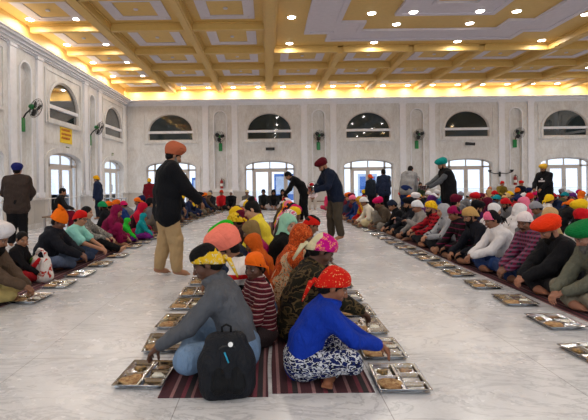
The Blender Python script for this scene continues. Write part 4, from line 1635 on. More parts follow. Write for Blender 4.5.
# --- middle rows, facing right
M = make_meshes(h=.0065, hc=.008, hair='short', lean=(.30, .55, .30), hp=.45, hs=1.12, hy=-.1, hands={1: (.04, .62, .25), -1: (-.03, .62, .24)}, seed=8, width=.86, thin=.9,
                pose='cross_low', shirt=X_(bulk=.024), trousers=X_(bulk=.02))
who(M, .20, 3.02, PR, 'boy in blue shirt and red patterned bandana seated with knees crossed', s=.84, hw='scarf_tails', hwmat=C((202, 34, 22), 'dots', (226, 176, 120), (214, 90, 50), 1.9),
    shirt=C((24, 58, 160)), trousers=C((30, 42, 92), 'camo', (206, 208, 214), (14, 18, 34), 1.7), tone=(128, 80, 56), hwscale=1.05)
tray(.83, 2.93, 0, 'the boy in the blue shirt', 2, seed=8)
M = make_meshes(h=.0075, hair='short', lean=(.18, .4, .5), hp=.6, hands={1: (.0, .62, .18), -1: (-.12, .55, .2)}, seed=9, shirt=X_(bulk=.032))
who(M, .20, 3.72, PR, 'person in magenta flowered head scarf and dark camouflage jacket', hw='scarf_tails', hwscale=1.08, hwmat=C((196, 14, 126), 'back', (206, 196, 160), (234, 150, 110), -.045),
    shirt=C((40, 38, 28), 'camo', (92, 76, 52), (24, 20, 18), .7), trousers=C((54, 66, 52)), tone=DARK_, shirtname='jacket')
tray(.84, 3.44, 0, 'the person in the camouflage jacket', 2, seed=9)
tray(.84, 3.97, 0, 'the empty place beside the camouflage jacket', 2, seed=10)
M = make_meshes(h=.009, drape='long', lean=(.15, .35, .45), hp=.45, hy=-.35, seed=10, width=.95)
who(M, .12, 4.52, PR, 'woman wrapped in rust orange patterned headscarf facing right', s=1.0, drapemat=C((184, 74, 30), 'print', (96, 52, 30), (204, 110, 60), 1.3), shirt=C((190, 170, 140), 'print', (120, 70, 40), (230, 120, 50)), trousers=C((150, 110, 80)), tone=BROWN)
tray(.85, 4.45, 0, 'the woman in the rust orange headscarf', 1, seed=11)
tray(.86, 5.02, 0, 'the man in the teal edged black robe', 1, seed=12) if False else tray(.86, 5.02, 0, 'the woman in the mint headscarf', 1, seed=12)
M = make_meshes(h=.009, drape='tight', lean=(.12, .3, .4), hp=.12, hy=-.95, seed=11, width=.95)
who(M, .05, 5.45, PR, 'woman in mint green headscarf and long black robe in profile', s=1.04, drapemat=C((150, 200, 174)), shirt=C((18, 18, 20)), trousers=C((20, 20, 22)), tone=FAIR, shirtname='robe')
M = make_meshes(h=.010, hair='short', lean=(.25, .5, .55), hp=.5, seed=12)
who(M, .30, 6.15, PR, 'man in red and black cap bending over on the right-facing middle row', hw='cap', hwscale=1.04, hwmat=C((200, 34, 24), 'crown', (24, 20, 20), None, .115), shirt=C((40, 42, 46)), trousers=C((60, 60, 64)), tone=BROWN)
M2 = make_meshes(h=.010, hair='short', lean=(.15, .3, .4), hp=.4, seed=13)
who(M2, .12, 6.75, PR, 'person in black, white and pink head scarf behind the mint headscarf', hw='scarf', hwscale=1.06, hwmat=C((226, 214, 214), 'print', (26, 26, 34), (220, 90, 130), .4), shirt=C((40, 44, 60)), trousers=C((60, 60, 64)), tone=TAN)
for i, y in enumerate((5.62, 6.25, 6.85)):
    tray(.86, y, 0, ('the woman in the black robe', 'the man in the red and black cap', 'the person in the pink, black and white scarf')[i], 1, seed=13 + i)

# --- left-hand row, facing right
M = make_meshes(h=.009, hair='short', beard='full', lean=(.25, .5, .5), hp=.4, hands={1: (.1, .6, .22), -1: (-.05, .56, .2)}, seed=21, shirt=X_(bulk=.035))
who(M, -3.24, 4.92, PR, 'man in white turban and brown jacket at the left edge', hw='turban_round', hwscale=1.25, hwmat=C((226, 220, 222)), shirt=C((92, 76, 64)), trousers=C((196, 178, 120)), tone=BROWN, shirtname='jacket')
tray(-2.70, 5.10, 0, 'the man in the white turban and brown jacket', 1, seed=21)
M = make_meshes(h=.010, hair='short', lean=(.1, .2, .3), hp=.3, hy=-.6, hs=1.12, seed=22, width=.9)
who(M, -3.38, 5.98, PR, 'small dark-haired child in black beside the white turban', s=.76, shirt=C((30, 28, 32)), trousers=C((150, 30, 40)), tone=TAN)
M = make_meshes(h=.008, hair='short', lean=(.22, .42, .35), hp=.45, hands={1: (.10, .58, .24), -1: (-.02, .56, .26)}, seed=23, shirt=X_(bulk=.042, hood=True))
who(M, -3.42, 6.85, PR, 'man in orange knitted hat and black hooded jacket', hw='beanie', hwmat=C((242, 116, 22)), shirt=C((36, 37, 44)), trousers=C((88, 100, 124)), tone=(112, 72, 56), shirtname='jacket', trouname='jeans', hwscale=1.08)
tray(-2.70, 5.80, 0, 'the small child in black', 1, seed=22)
tray(-2.70, 6.46, 0, 'the white shopping bag', 1, seed=29)
tray(-2.70, 7.23, 0, 'the man in the orange knitted hat', 1, seed=23)
M = make_meshes(h=.008, hair='short', lean=(.25, .42, .35), hp=.3, hands={1: (.10, .58, .24), -1: (-.02, .62, .22)}, seed=24, shirt=X_(sleeve='short', collar=False), thin=.92)
p = who(M, -3.38, 7.52, PR, 'man in mint T-shirt, red cap and glasses', hw='cap', hwmat=C((206, 36, 32)), shirt=C((150, 214, 202)), trousers=C((58, 72, 100)), tone=(178, 126, 98), shirtname='t_shirt', trouname='jeans', hwscale=1.06)
J = M['J']
g = MB()
for sd in (-1, 1):
    pts = [Vector(J['head'] + J['headR'] @ V(sd * .033 + .022 * math.cos(a), .1, .0 + .017 * math.sin(a))) for a in np.linspace(0, 2 * PI, 12, endpoint=False)]
    g.tube(pts, .0028, 5, closed=True)
    g.tube([Vector(J['head'] + J['headR'] @ V(sd * .055, .1, .004)), Vector(J['head'] + J['headR'] @ V(sd * .083, .01, .004))], .0025, 5)
g.obj('glasses', M_DARK, p, True)
tray(-2.70, 8.06, 0, 'the man in the mint T-shirt', 1, seed=24)
M = make_meshes(h=.009, hair='long', pose='stretch', lean=(.0, .2, .25), hp=.2, hands={1: (.18, .45, .3), -1: (-.10, .52, .28)}, seed=25, width=.92, shirt=X_(bulk=.035))
who(M, -3.52, 8.45, PR + .12, 'dark-haired woman in grey patterned shawl with legs stretched out in black trousers', shirt=C((132, 128, 124), 'print', (88, 84, 82), (180, 176, 170)), trousers=C((24, 24, 28)), tone=FAIR, shirtname='shawl')
M = make_meshes(h=.010, drape='long', pose='kneeup', lean=(.2, .42, .45), hp=.45, seed=26, width=.95)
who(M, -3.42, 9.45, PR, 'woman covered in plum maroon shawl on the left-hand row', drapemat=C((128, 22, 70)), shirt=C((120, 24, 66)), trousers=C((136, 26, 76)), tone=TAN)
tray(-2.78, 9.2, 0, 'the woman in the plum shawl', 1, seed=25)
M = make_meshes(h=.011, drape='long', lean=(.25, .5, .5), hp=.5, seed=27, width=.95)
who(M, -3.35, 11.0, PR, 'woman in crimson headscarf bending towards a child', drapemat=C((184, 20, 56)), shirt=C((60, 30, 40)), trousers=C((150, 24, 60)), tone=BROWN)
M = make_meshes(h=.011, drape='long', lean=(.1, .25, .3), hp=.3, hs=1.1, seed=28, width=.9)
who(M, -3.0, 10.45, PR, 'small child in teal headscarf before the woman in crimson', s=.68, drapemat=C((22, 140, 150)), shirt=C((40, 150, 150)), trousers=C((120, 40, 130)), tone=BROWN)
who(M, -3.22, 10.0, PR, 'small child in bright green clothes next to the plum shawl', s=.6, drapemat=C((50, 190, 60)), shirt=C((50, 200, 60)), trousers=C((96, 30, 120)), tone=BROWN)
tray(-2.75, 9.85, 0, 'the child in bright green', 1, seed=26); tray(-2.75, 10.6, 0, 'the child in teal', 1, seed=27); tray(-2.7, 11.3, 0, 'the woman in crimson', 0, seed=28)

# --- right-hand front row, facing left
B = [
    # x, y, face, tray whose, mesh args, person args
    (3.38, 4.45, 0, 'the grey-bearded man in the green turban', X_(h=.0075, beard='full', lean=(.15, .42, .55), hp=.55, hands={1: (.06, .52, .17), -1: (-.04, .48, .19)}, shirt=X_(bulk=.035)),
     X_(label='grey-bearded man in green turban and olive grey shirt at the right edge', hw='turban_wide', hwscale=1.12, hwmat=C((12, 116, 62)), shirt=C((104, 104, 92)), trousers=C((132, 126, 112)), tone=(150, 104, 84), beardcol=(120, 116, 112))),
    (3.40, 5.07, 0, 'the man in the orange-red turban', X_(h=.0075, beard='full', lean=(.15, .42, .55), hp=.62, hands={1: (.05, .56, .18), -1: (-.03, .54, .18)}, shirt=X_(bulk=.045)),
     X_(label='black-bearded man in orange-red turban and black jacket looking down', hw='turban_wide', hwscale=1.15, hwmat=C((236, 62, 22)), shirt=C((34, 34, 38)), trousers=C((40, 40, 44)), tone=(150, 100, 78), shirtname='jacket')),
    (3.40, 5.68, .1, 'the man in the white cap and plaid shirt', X_(h=.0075, beard='moustache', hair='short', lean=(.12, .28, .35), hp=.28, hy=.45, hands={1: (.0, .52, .16), -1: (-.10, .50, .18)}, shirt=X_(bulk=.03)),
     X_(label='moustached man in white cap and maroon plaid shirt facing the viewer', hw='cap', hwscale=1.04, hwmat=C((226, 214, 214)), shirt=C((112, 34, 66), 'plaid', (40, 56, 62), (128, 84, 110), 1.3), trousers=C((44, 60, 96)), tone=(112, 74, 56))),
    (3.38, 6.32, 0, 'the man in the pink cap and white shirt', X_(h=.008, hair='short', lean=(.2, .42, .42), hp=.42, hands={1: (.02, .54, .24), -1: (-.04, .54, .24)}, shirt=X_(bulk=.03)),
     X_(label='man in pink and black cap, white shirt and jeans', hw='scarf', hwscale=1.06, hwmat=C((232, 108, 142), 'back', (22, 20, 24), None, .035), shirt=C((224, 220, 222)), trousers=C((38, 60, 104)), tone=(130, 88, 66), trouname='jeans')),
    (3.34, 6.95, 0, 'the man in the tan cap', X_(h=.009, hair='short', beard='full', lean=(.18, .38, .42), hp=.4), X_(label='bearded man in tan cap and black jacket with blue collar', hw='patka', hwscale=1.06, hwmat=C((190, 152, 96)), shirt=C((30, 32, 42)), trousers=C((36, 36, 42)), tone=(140, 96, 72), shirtname='jacket')),
    (3.32, 7.50, 0, 'the person in the wine red head scarf', X_(h=.009, hair='short', lean=(.18, .38, .42), hp=.45), X_(label='person in wine red head scarf and maroon and black banded sweater', hw='scarf', hwscale=1.01, hwmat=C((146, 22, 80)), shirt=C((34, 24, 30), 'bands', (120, 30, 70), None, .8), trousers=C((30, 32, 40)), tone=BROWN, shirtname='sweater')),
    (3.34, 8.08, 0, 'the person in the grey hood', X_(h=.009, drape='tight', lean=(.2, .35, .3), hp=.2, hands={1: (.0, .52, .3), -1: (-.04, .50, .28)}), X_(label='person in light grey hooded sweatshirt with the hood up', drapemat=C((168, 168, 172)), shirt=C((162, 162, 168), 'print', (166, 166, 172), (60, 60, 66), .22), trousers=C((30, 32, 40)), tone=(172, 124, 98), shirtname='sweatshirt')),
    (3.34, 8.75, 0, 'the bearded man in the yellow head wrap', X_(h=.010, beard='full', lean=(.15, .3, .3), hp=.2, hands={1: (.0, .56, .34), -1: (-.06, .5, .28)}), X_(label='bearded man in yellow head wrap and red checked jacket', hw='patka', hwscale=1.08, hwmat=C((232, 182, 26), 'print', (240, 200, 50), (190, 140, 20)), shirt=C((150, 24, 40), 'plaid', (60, 20, 28), (170, 40, 50)), trousers=C((30, 32, 40)), tone=(160, 112, 86), shirtname='jacket')),
    (3.34, 9.42, 0, 'the moustached man in the white head wrap', X_(h=.010, beard='moustache', lean=(.2, .38, .38), hp=.35, pose='kneeup', hands={1: (.02, .54, .22), -1: (-.1, .45, .46)}), X_(label='moustached man in white head wrap and light grey jacket with raised hand', hw='patka', hwscale=1.08, hwmat=C((226, 226, 230)), shirt=C((148, 144, 142)), trousers=C((52, 54, 62)), tone=(140, 96, 74), shirtname='jacket')),
    (3.30, 10.12, 0, 'the man in the black turban', X_(h=.011, beard='full', lean=(.1, .25, .25), hp=.2, hands={1: (.05, .5, .2), -1: (-.05, .42, .45)}), X_(label='bearded man in black turban and dark jacket', hw='turban', hwscale=1.12, hwmat=C((24, 24, 30)), shirt=C((34, 36, 44)), trousers=C((40, 40, 46)), tone=TAN, shirtname='jacket')),
    (3.26, 10.78, 0, 'the man in the navy cap', X_(h=.011, hair='short', lean=(.25, .5, .55), hp=.6), X_(label='man in navy cap, black jacket and white collar bending forward', hw='cap', hwscale=1.06, hwmat=C((40, 46, 62)), shirt=C((26, 27, 32)), trousers=C((44, 46, 52)), tone=TAN, shirtname='jacket')),
    (3.15, 11.7, 0, 'the man in the magenta turban', X_(h=.011, hair='short', pose='kneeup', lean=(.25, .48, .5), hp=.55), X_(label='man in magenta turban and brown jacket with grey trousers', hw='turban', hwscale=1.1, hwmat=C((206, 18, 92)), shirt=C((88, 76, 64)), trousers=C((134, 128, 120)), tone=BROWN, shirtname='jacket')),
    (2.95, 12.55, 0, 'the man in the white cap and white shirt', X_(h=.012, hair='short', lean=(.25, .5, .5), hp=.5), X_(label='man in white cap and loose white shirt beside the magenta turban', hw='patka', hwscale=1.06, hwmat=C((228, 226, 226)), shirt=C((220, 212, 196)), trousers=C((206, 190, 150)), tone=BROWN)),
    (2.98, 13.3, 0, 'the woman in the gold shawl', X_(h=.012, drape='long', lean=(.3, .5, .5), hp=.5), X_(label='woman in yellow and gold shawl with a red scarf', drapemat=C((208, 160, 50), 'print', (150, 90, 30), (70, 50, 30)), shirt=C((196, 40, 30)), trousers=C((190, 130, 50)), tone=BROWN)),
    (2.92, 14.1, 0, 'the person in the pink cap and navy clothes', X_(h=.012, hair='short', lean=(.25, .45, .5), hp=.5), X_(label='person in pink cap and navy blue clothes near the standing man in maroon turban', hw='patka', hwscale=1.06, hwmat=C((232, 110, 140)), shirt=C((30, 50, 100)), trousers=C((24, 80, 140)), tone=BROWN)),
]
for i, (x, y, f, tw, ma, pa) in enumerate(B):
    M = make_meshes(seed=40 + i, **ma)
    lb = pa.pop('label')
    who(M, x, y, PL + f, lb, **pa)
    tray(2.56 if y < 5 else 2.6, (4.04, 4.77, 5.5, 6.2, 6.8, 7.4, 7.95, 8.6, 9.3, 10.0, 10.65, 11.6, 12.5, 13.2, 14.0)[i], 0, tw, 2 if y < 7 else (1 if y < 11 else 0), seed=30 + i)
tray(2.38, 3.27, .1, 'the free place at the right edge nearest the viewer', 2, seed=50)

# --- people standing
M = make_meshes(h=.009, hair='short', beard='full', pose='stand', lean=(.04, .10, .35), hp=.45, step=.10, hands={1: (.16, .54, .84), -1: (-.22, .28, .84)}, seed=60,
                shirt=X_(bulk=.062, hem=-.10), trousers=X_(bulk=.03), width=1.2)
who(M, -1.42, 6.3, -1.15, 'tall man in orange turban, black jacket and khaki trousers standing in the aisle', s=1.05, hw='turban_round', hwscale=1.18, hwmat=C((184, 104, 76)), shirt=C((26, 27, 32)), trousers=C((176, 148, 110)), tone=TAN, shirtname='jacket', beardcol=(150, 146, 142))
M = make_meshes(h=.010, beard='full', pose='stand', lean=(.22, .45, .6), hp=.75, hands={1: (.10, .50, 1.06), -1: (-.12, .48, 1.05)}, seed=61, shirt=X_(bulk=.04, hem=-.05), trousers=X_(bulk=.03), step=.06)
who(M, 1.50, 10.0, PL + .25, 'man in maroon turban, navy jacket and brown trousers bending to serve', s=1.06, hw='turban', hwscale=1.12, hwmat=C((92, 18, 34)), shirt=C((32, 40, 58)), trousers=C((78, 70, 60)), tone=TAN, shirtname='jacket')
bowl(.98, 9.86, 1.03, 'steel serving bucket held by the man in the maroon turban', .12, .16, True, 'bucket', 'steel_bucket')
M = make_meshes(h=.012, hair='short', pose='stand', lean=(.45, .85, .9), hp=.7, hands={1: (.10, .62, .80), -1: (-.12, .62, .80)}, seed=62, shirt=X_(bulk=.03, hem=-.05), step=.08)
who(M, 1.12, 14.0, PL, 'man all in black bending over the middle rows before the seated trio', s=1.05, hw='cap', hwmat=C((20, 20, 24)), shirt=C((18, 18, 22)), trousers=C((20, 20, 24)), tone=TAN)
M = make_meshes(h=.010, beard='full', pose='stand', lean=(.08, .22, .4), hp=.5, hands={1: (.06, .52, 1.10), -1: (-.08, .50, 1.06)}, seed=63, shirt=X_(bulk=.02), vest=X_(sleeve='none', bulk=.05, hem=-.12, collar=False), trousers=X_(bulk=.03))
who(M, 4.50, 11.2, PL, 'man in teal turban with black waistcoat over grey sleeves holding a bowl', s=1.05, hw='turban', hwscale=1.15, hwmat=C((16, 140, 134)), shirt=C((92, 94, 98)), vestmat=C((28, 28, 32)), trousers=C((26, 26, 30)), tone=TAN)
bowl(3.87, 11.18, 1.07, 'steel bowl held out by the man in the teal turban', .14, .09)
M = make_meshes(h=.012, hair='short', pose='stand', lean=(.3, .5, .6), hp=.5, hands={1: (.12, .42, .8), -1: (-.18, .36, .8)}, seed=64, shirt=X_(bulk=.045, hem=-.06, hood=True), trousers=X_(bulk=.03))
who(M, 4.62, 15.0, -.7, 'dark-haired man in grey hoodie and jeans seen from behind', s=1.08, shirt=C((138, 136, 136)), trousers=C((30, 44, 84)), tone=TAN, shirtname='hoodie', trouname='jeans')
M = make_meshes(h=.013, hair='short', pose='stand', lean=(.05, .12, .2), hp=.3, seed=65, hands={1: (.2, .2, .8), -1: (-.24, .12, .8)}, shirt=X_(bulk=.04, hem=-.06))
who(M, 4.16, 16.1, .1, 'short-haired man in navy jacket standing near the third back doors', s=.99, shirt=C((38, 46, 66)), trousers=C((28, 28, 34)), tone=TAN, shirtname='jacket')
who(M, 4.05, 17.6, .5, 'man in dark jacket and orange head scarf left of the navy jacket', s=.89, hw='scarf', hwscale=1.11, hwmat=C((226, 90, 40)), shirt=C((38, 44, 54)), trousers=C((28, 28, 34)), tone=TAN, shirtname='jacket')
who(M, -6.25, 16.6, PL, 'man in yellow cap and navy jacket standing by the left wall', s=.92, hw='cap', hwscale=1.21, hwmat=C((226, 166, 20)), shirt=C((38, 48, 72)), trousers=C((30, 34, 46)), tone=TAN, shirtname='jacket')
who(M, -4.75, 18.0, .2, 'small figure in maroon jacket standing behind the khaki trousers man', s=.86, hw='cap', hwscale=1.16, hwmat=C((220, 170, 40)), shirt=C((112, 24, 40)), trousers=C((60, 70, 84)), tone=TAN, shirtname='jacket')
M = make_meshes(h=.012, beard='full', pose='stand', lean=(.02, .08, .3), hp=.4, hands={1: (.16, .32, 1.0), -1: (-.10, .36, 1.0)}, seed=66, shirt=X_(bulk=.04, hem=-.1))
who(M, 8.62, 14.0, PL + .5, 'bearded man in yellow turban and black hoodie with a pale print', s=1.0, hw='turban', hwscale=1.05, hwmat=C((222, 176, 66)), shirt=C((24, 24, 28)), trousers=C((24, 24, 30)), tone=BROWN, shirtname='hoodie')
hd = [o for o in COL.objects if o.name.startswith('person') and o.get('label', '').startswith('bearded man in yellow turban and black hoodie')][0]
pr = MB()
for k, (a, b, c, d) in enumerate(((-.11, .11, 1.20, 1.245), (-.03, .03, 1.27, 1.31))):
    q = [(a + (b - a) * i / 6, .176 - 1.6 * (a + (b - a) * i / 6) ** 2, z) for z in (c, d) for i in range(7)]
    pr.add(q, [(i, i + 1, i + 8, i + 7) for i in range(6)])
pr.obj('chest_print', plain('print_pale', s2l(206, 196, 200), .7), hd)
M = make_meshes(h=.010, hair='short', pose='stand', lean=(.0, .08, .15), hp=.15, hands={1: (.16, .30, 1.0), -1: (-.18, .28, 1.0)}, seed=67, shirt=X_(bulk=.05, hem=-.10), trousers=X_(bulk=.03), width=1.1)
who(M, -5.25, 9.4, .25, 'man in blue turban and brown black jacket standing with his back turned at the left', s=1.0, hw='turban', hwscale=1.06, hwmat=C((36, 44, 104)), shirt=C((66, 56, 52)), trousers=C((26, 26, 30)), tone=TAN, shirtname='jacket')

# --- seated by the walls
MBN = make_meshes(h=.013, hair='short', pose='bench', lean=(.15, .3, .3), hp=.3, seed=70, hands={1: (.1, .45, .62), -1: (-.1, .45, .62)})
MBS = make_meshes(h=.013, drape='tight', lean=(.05, .1, .15), hp=.15, seed=71)
MBC = make_meshes(h=.013, hair='short', lean=(.05, .12, .15), hp=.15, seed=72)
who(MBN, 2.05, 21.35, PI, 'man in red turban and white shirt seated on a bench by the back wall', z=-.06, hw='turban', hwmat=C((170, 24, 40)), shirt=C((222, 206, 210)), trousers=C((200, 190, 180)), tone=BROWN)
who(MBN, 7.25, 21.6, PI, 'person in dark green clothes on the bench behind the grey hoodie', z=-.06, shirt=C((60, 74, 58)), trousers=C((40, 44, 44)), tone=TAN)
who(MBN, 11.1, 21.5, PI, 'person in red cap and olive gold shawl seated on the right-hand bench', z=-.06, hw='cap', hwscale=1.06, hwmat=C((200, 40, 40)), shirt=C((130, 110, 50)), trousers=C((60, 50, 40)), tone=TAN)
who(MBN, 12.0, 21.5, PI, 'person in red turban and dark jacket seated on the right-hand bench', z=-.06, hw='turban', hwmat=C((206, 36, 36)), shirt=C((34, 38, 56)), trousers=C((40, 40, 50)), tone=TAN)
who(MBN, -6.35, 13.5, -1.2, 'bearded-looking figure in black jacket and maroon trousers on the left bench'.replace('bearded-looking ', ''), z=-.06, shirt=C((30, 30, 32)), trousers=C((110, 22, 46)), tone=TAN)
for (x, y, lb, k) in ((-2.62, 20.45, 'person in grey cap and dark jacket seated by the back wall under the fan', ('cap', (110, 110, 120), (44, 44, 50))),
                      (-2.18, 21.1, 'person in red cap with a bright red cloth seated by the back wall', ('cap', (190, 60, 40), (200, 40, 50))),
                      (-.98, 21.0, 'person in cream cap and grey clothes left of the seated trio', ('cap', (220, 206, 170), (96, 92, 88))),
                      (-.22, 21.3, 'leftmost of three in black seated before the glass doors, wearing a dark cap', ('cap', (40, 40, 42), (40, 44, 44))),
                      (10.3, 21.0, 'person in peach clothes seated by the back wall left of the bench', ('scarf', (200, 130, 100), (214, 160, 130))),
                      (12.6, 20.9, 'person in salmon clothes seated by the back wall right of the bench', ('scarf', (206, 120, 90), (210, 140, 120)))):
    who(MBC, x, y, PI, lb, s=1.05, hw=k[0], hwscale=1.1, hwmat=C(k[1]), shirt=C(k[2]), trousers=C((50, 48, 50)), tone=BROWN)
who(MBS, -1.72, 20.9, PI, 'person in white hood over black clothes seated by the back wall', s=1.05, drapemat=C((226, 222, 222)), shirt=C((28, 28, 32)), trousers=C((30, 30, 34)), tone=BROWN)
who(MBS, .25, 20.95, PI, 'middle one of three in black seated before the glass doors', s=1.05, drapemat=C((24, 24, 28)), shirt=C((28, 28, 32)), trousers=C((170, 160, 160)), tone=BROWN)
who(MBS, .68, 21.3, PI, 'rightmost of three in black seated before the glass doors', s=1.05, drapemat=C((26, 26, 30)), shirt=C((28, 28, 32)), trousers=C((30, 30, 34)), tone=TAN)
who(MBS, 2.75, 19.9, PI - .4, 'woman in pink shawl on the floor right of the white shirt on the bench', s=1.0, drapemat=C((206, 60, 90)), shirt=C((206, 60, 100)), trousers=C((190, 60, 90)), tone=BROWN)

# ------------------------------------------------------------------ the crowd
VAR = {
    'm0': make_meshes(h=.012, hair='short', lean=(.12, .28, .35), hp=.3, hy=.35, seed=80),
    'm1': make_meshes(h=.012, hair='short', beard='full', lean=(.2, .4, .45), hp=.45, seed=81),
    'm2': make_meshes(h=.012, hair='short', pose='kneeup', lean=(.18, .35, .3), hp=.2, hy=.5, seed=82),
    'm3': make_meshes(h=.012, hair='short', lean=(.3, .55, .6), hp=.6, hy=-.2, seed=83, hands={1: (.1, .5, .2), -1: (-.1, .45, .45)}),
    'w0': make_meshes(h=.012, drape='long', lean=(.15, .32, .38), hp=.4, seed=84, width=.93),
    'w1': make_meshes(h=.012, drape='long', pose='kneeup', lean=(.22, .4, .4), hp=.3, hy=-.4, seed=85, width=.93),
}
HC = {'white': (226, 222, 224), 'yellow': (232, 190, 36), 'orange': (232, 112, 34), 'red': (198, 30, 40), 'maroon': (98, 20, 48), 'magenta': (200, 24, 96), 'pink': (230, 120, 150),
      'black': (28, 27, 32), 'navy': (34, 44, 84), 'tan': (192, 160, 116), 'green': (30, 140, 84), 'cream': (226, 196, 150), 'teal': (30, 136, 146), 'grey': (140, 140, 148), 'rust': (176, 66, 30), 'purple': (96, 44, 110)}
GC = {'black': (28, 28, 32), 'navy': (36, 46, 76), 'brown': (84, 68, 56), 'grey': (112, 112, 116), 'maroon': (96, 26, 44), 'white': (216, 210, 206), 'dark blue': (30, 60, 116), 'olive': (88, 84, 58),
      'red': (160, 32, 40), 'purple': (84, 40, 96), 'beige': (184, 164, 136), 'dark green': (34, 66, 50)}
HT = {'turban': ['turban', 'turban_round'], 'head scarf': ['scarf'], 'cap': ['cap', 'patka'], 'shawl': None}
used = set()
rs = random.Random(77)


def crowd(x, y, face, col, typ, gar, place, var=None, s=1.0):
    """a seated person whose headwear and clothes together occur only once"""
    gs = list(GC); gi = gs.index(gar) if gar in gs else rs.randrange(len(gs))
    cs = list(HC)
    for k in range(len(gs)):
        g_ = gs[(gi + k) % len(gs)]
        if (col, typ, g_) not in used: break
    else:
        for c2 in cs:
            if (c2, typ, gar) not in used: col = c2; g_ = gar; break
        else: return None
    used.add((col, typ, g_))
    if typ == 'shawl':
        M = VAR[var or rs.choice(['w0', 'w1'])]; kw = X_(drapemat=C(HC[col]), shirt=C(GC[g_]), trousers=C(GC[g_]))
        lb = 'person in %s headscarf and %s clothes, %s' % (col, g_, place)
    else:
        M = VAR[var or rs.choice(['m0', 'm1', 'm2', 'm3'])]
        hw = rs.choice(HT[typ])
        pat = rs.random() < .2 and typ != 'turban'
        kw = X_(hw=hw, hwscale=rs.uniform(1.02, 1.14), hwmat=C(HC[col]), shirt=C(GC[g_]), trousers=C(rs.choice([(40, 40, 46), (50, 60, 86), (90, 84, 74), (120, 112, 100)])))
        lb = 'person in %s %s and %s top, %s' % (col, typ, g_, place)
    return who(M, x, y, face + rs.uniform(-.15, .15), lb, group='crowd seated in rows', s=s * rs.uniform(.96, 1.04), tone=rs.choice([TAN, BROWN, BROWN, DARK_, FAIR]), **kw)


ROWS = {'C': (4.10, -1, 'right-hand row behind the front one'), 'D': (5.75, 1, 'second left-facing row on the right'),
        'E': (6.85, -1, 'second right-facing row on the right'), 'F': (9.25, 1, 'third left-facing row on the right'),
        'G': (10.35, -1, 'third right-facing row on the right'), 'H': (12.7, 1, 'last rows at far right'), 'I': (13.8, -1, 'rearmost row near right wall')}
# heads seen in the photograph: x, top y, headwear colour, kind, clothes
SEEN = [(357, 192, 'rust', 'turban', 'navy'), (375, 193, 'red', 'cap', 'black'), (383, 195, 'cream', 'cap', 'brown'), (388, 200, 'green', 'cap', 'black'), (393, 196, 'navy', 'cap', 'black'),
        (401, 195, 'red', 'head scarf', 'white'), (409, 194, 'orange', 'cap', 'black'), (413, 195, 'teal', 'cap', 'grey'), (417, 193, 'white', 'turban', 'navy'), (421, 194, 'yellow', 'cap', 'black'),
        (427, 193, 'white', 'cap', 'dark blue'), (434, 193, 'white', 'head scarf', 'dark blue'), (423, 200, 'pink', 'head scarf', 'white'), (437, 197, 'yellow', 'turban', 'navy'), (437, 203, 'red', 'shawl', 'red'),
        (449, 201, 'white', 'cap', 'brown'), (457, 204, 'maroon', 'turban', 'black'), (468, 205, 'black', 'cap', 'black'), (459, 194, 'grey', 'head scarf', 'grey'), (466, 195, 'white', 'turban', 'grey'),
        (473, 193, 'red', 'turban', 'black'), (476, 199, 'black', 'turban', 'navy'), (481, 194, 'maroon', 'head scarf', 'maroon'), (481, 206, 'tan', 'cap', 'black'), (487, 193, 'maroon', 'shawl', 'purple'),
        (494, 198, 'white', 'shawl', 'maroon'), (498, 191, 'red', 'cap', 'brown'), (505, 194, 'tan', 'cap', 'grey'), (513, 192, 'yellow', 'cap', 'brown'), (518, 190, 'orange', 'cap', 'black'),
        (526, 191, 'white', 'cap', 'white'), (523, 196, 'pink', 'shawl', 'purple'), (501, 207, 'white', 'head scarf', 'black'), (522, 203, 'white', 'shawl', 'grey'), (531, 197, 'red', 'cap', 'navy'),
        (537, 194, 'magenta', 'cap', 'purple'), (549, 197, 'yellow', 'head scarf', 'white'), (567, 197, 'orange', 'head scarf', 'black'), (580, 199, 'yellow', 'turban', 'black'), (582, 191, 'orange', 'shawl', 'maroon'),
        (586, 203, 'red', 'turban', 'white'), (562, 190, 'teal', 'cap', 'olive'), (572, 191, 'purple', 'head scarf', 'maroon'), (510, 197, 'maroon', 'turban', 'maroon'), (444, 194, 'white', 'head scarf', 'black'),
        (541, 201, 'grey', 'cap', 'grey'), (365, 194, 'yellow', 'turban', 'red'), (556, 191, 'red', 'head scarf', 'navy')]
taken = {k: [] for k in ROWS}
taken['C'] += [11.15, 15.1, 16.1, 17.6]
for (px, py, col, typ, gar) in SEEN:
    best = None
    for r, (rx, sg, pl) in ROWS.items():
        hx = rx - sg * .22
        d = hx * FOC / (px - VPX)
        if d < 5 or d > 20.3: continue
        z = atd(px, py, d)[1]
        if any(abs(d - q) < .6 for q in taken[r]): continue
        c = abs(z - .885)
        if best is None or c < best[0]: best = (c, r, d)
    if best is None or best[0] > .22: continue
    c, r, d = best
    rx, sg, pl = ROWS[r]
    taken[r].append(d)
    crowd(rx, d, PL if sg > 0 else PR, col, typ, gar, pl)
START = {'C': (6.2, 18.6), 'D': (7.9, 18.8), 'E': (9.7, 18.9), 'F': (12.9, 19), 'G': (14.6, 19), 'H': (17.9, 19.4), 'I': (19.4, 19.6)}
HL = ['white', 'maroon', 'red', 'yellow', 'black', 'navy', 'white', 'orange', 'pink', 'magenta', 'grey', 'cream', 'green', 'tan', 'purple', 'teal']
for r, (a, b) in START.items():
    rx, sg, pl = ROWS[r]
    y = a
    while y < b:
        if all(abs(y - q) > .64 for q in taken[r]):
            taken[r].append(y)
            crowd(rx + rs.uniform(-.05, .05), y, PL if sg > 0 else PR, rs.choice(HL), rs.choice(['turban', 'head scarf', 'cap', 'cap', 'shawl']), rs.choice(list(GC)), pl)
            y += .68
        else: y += .12
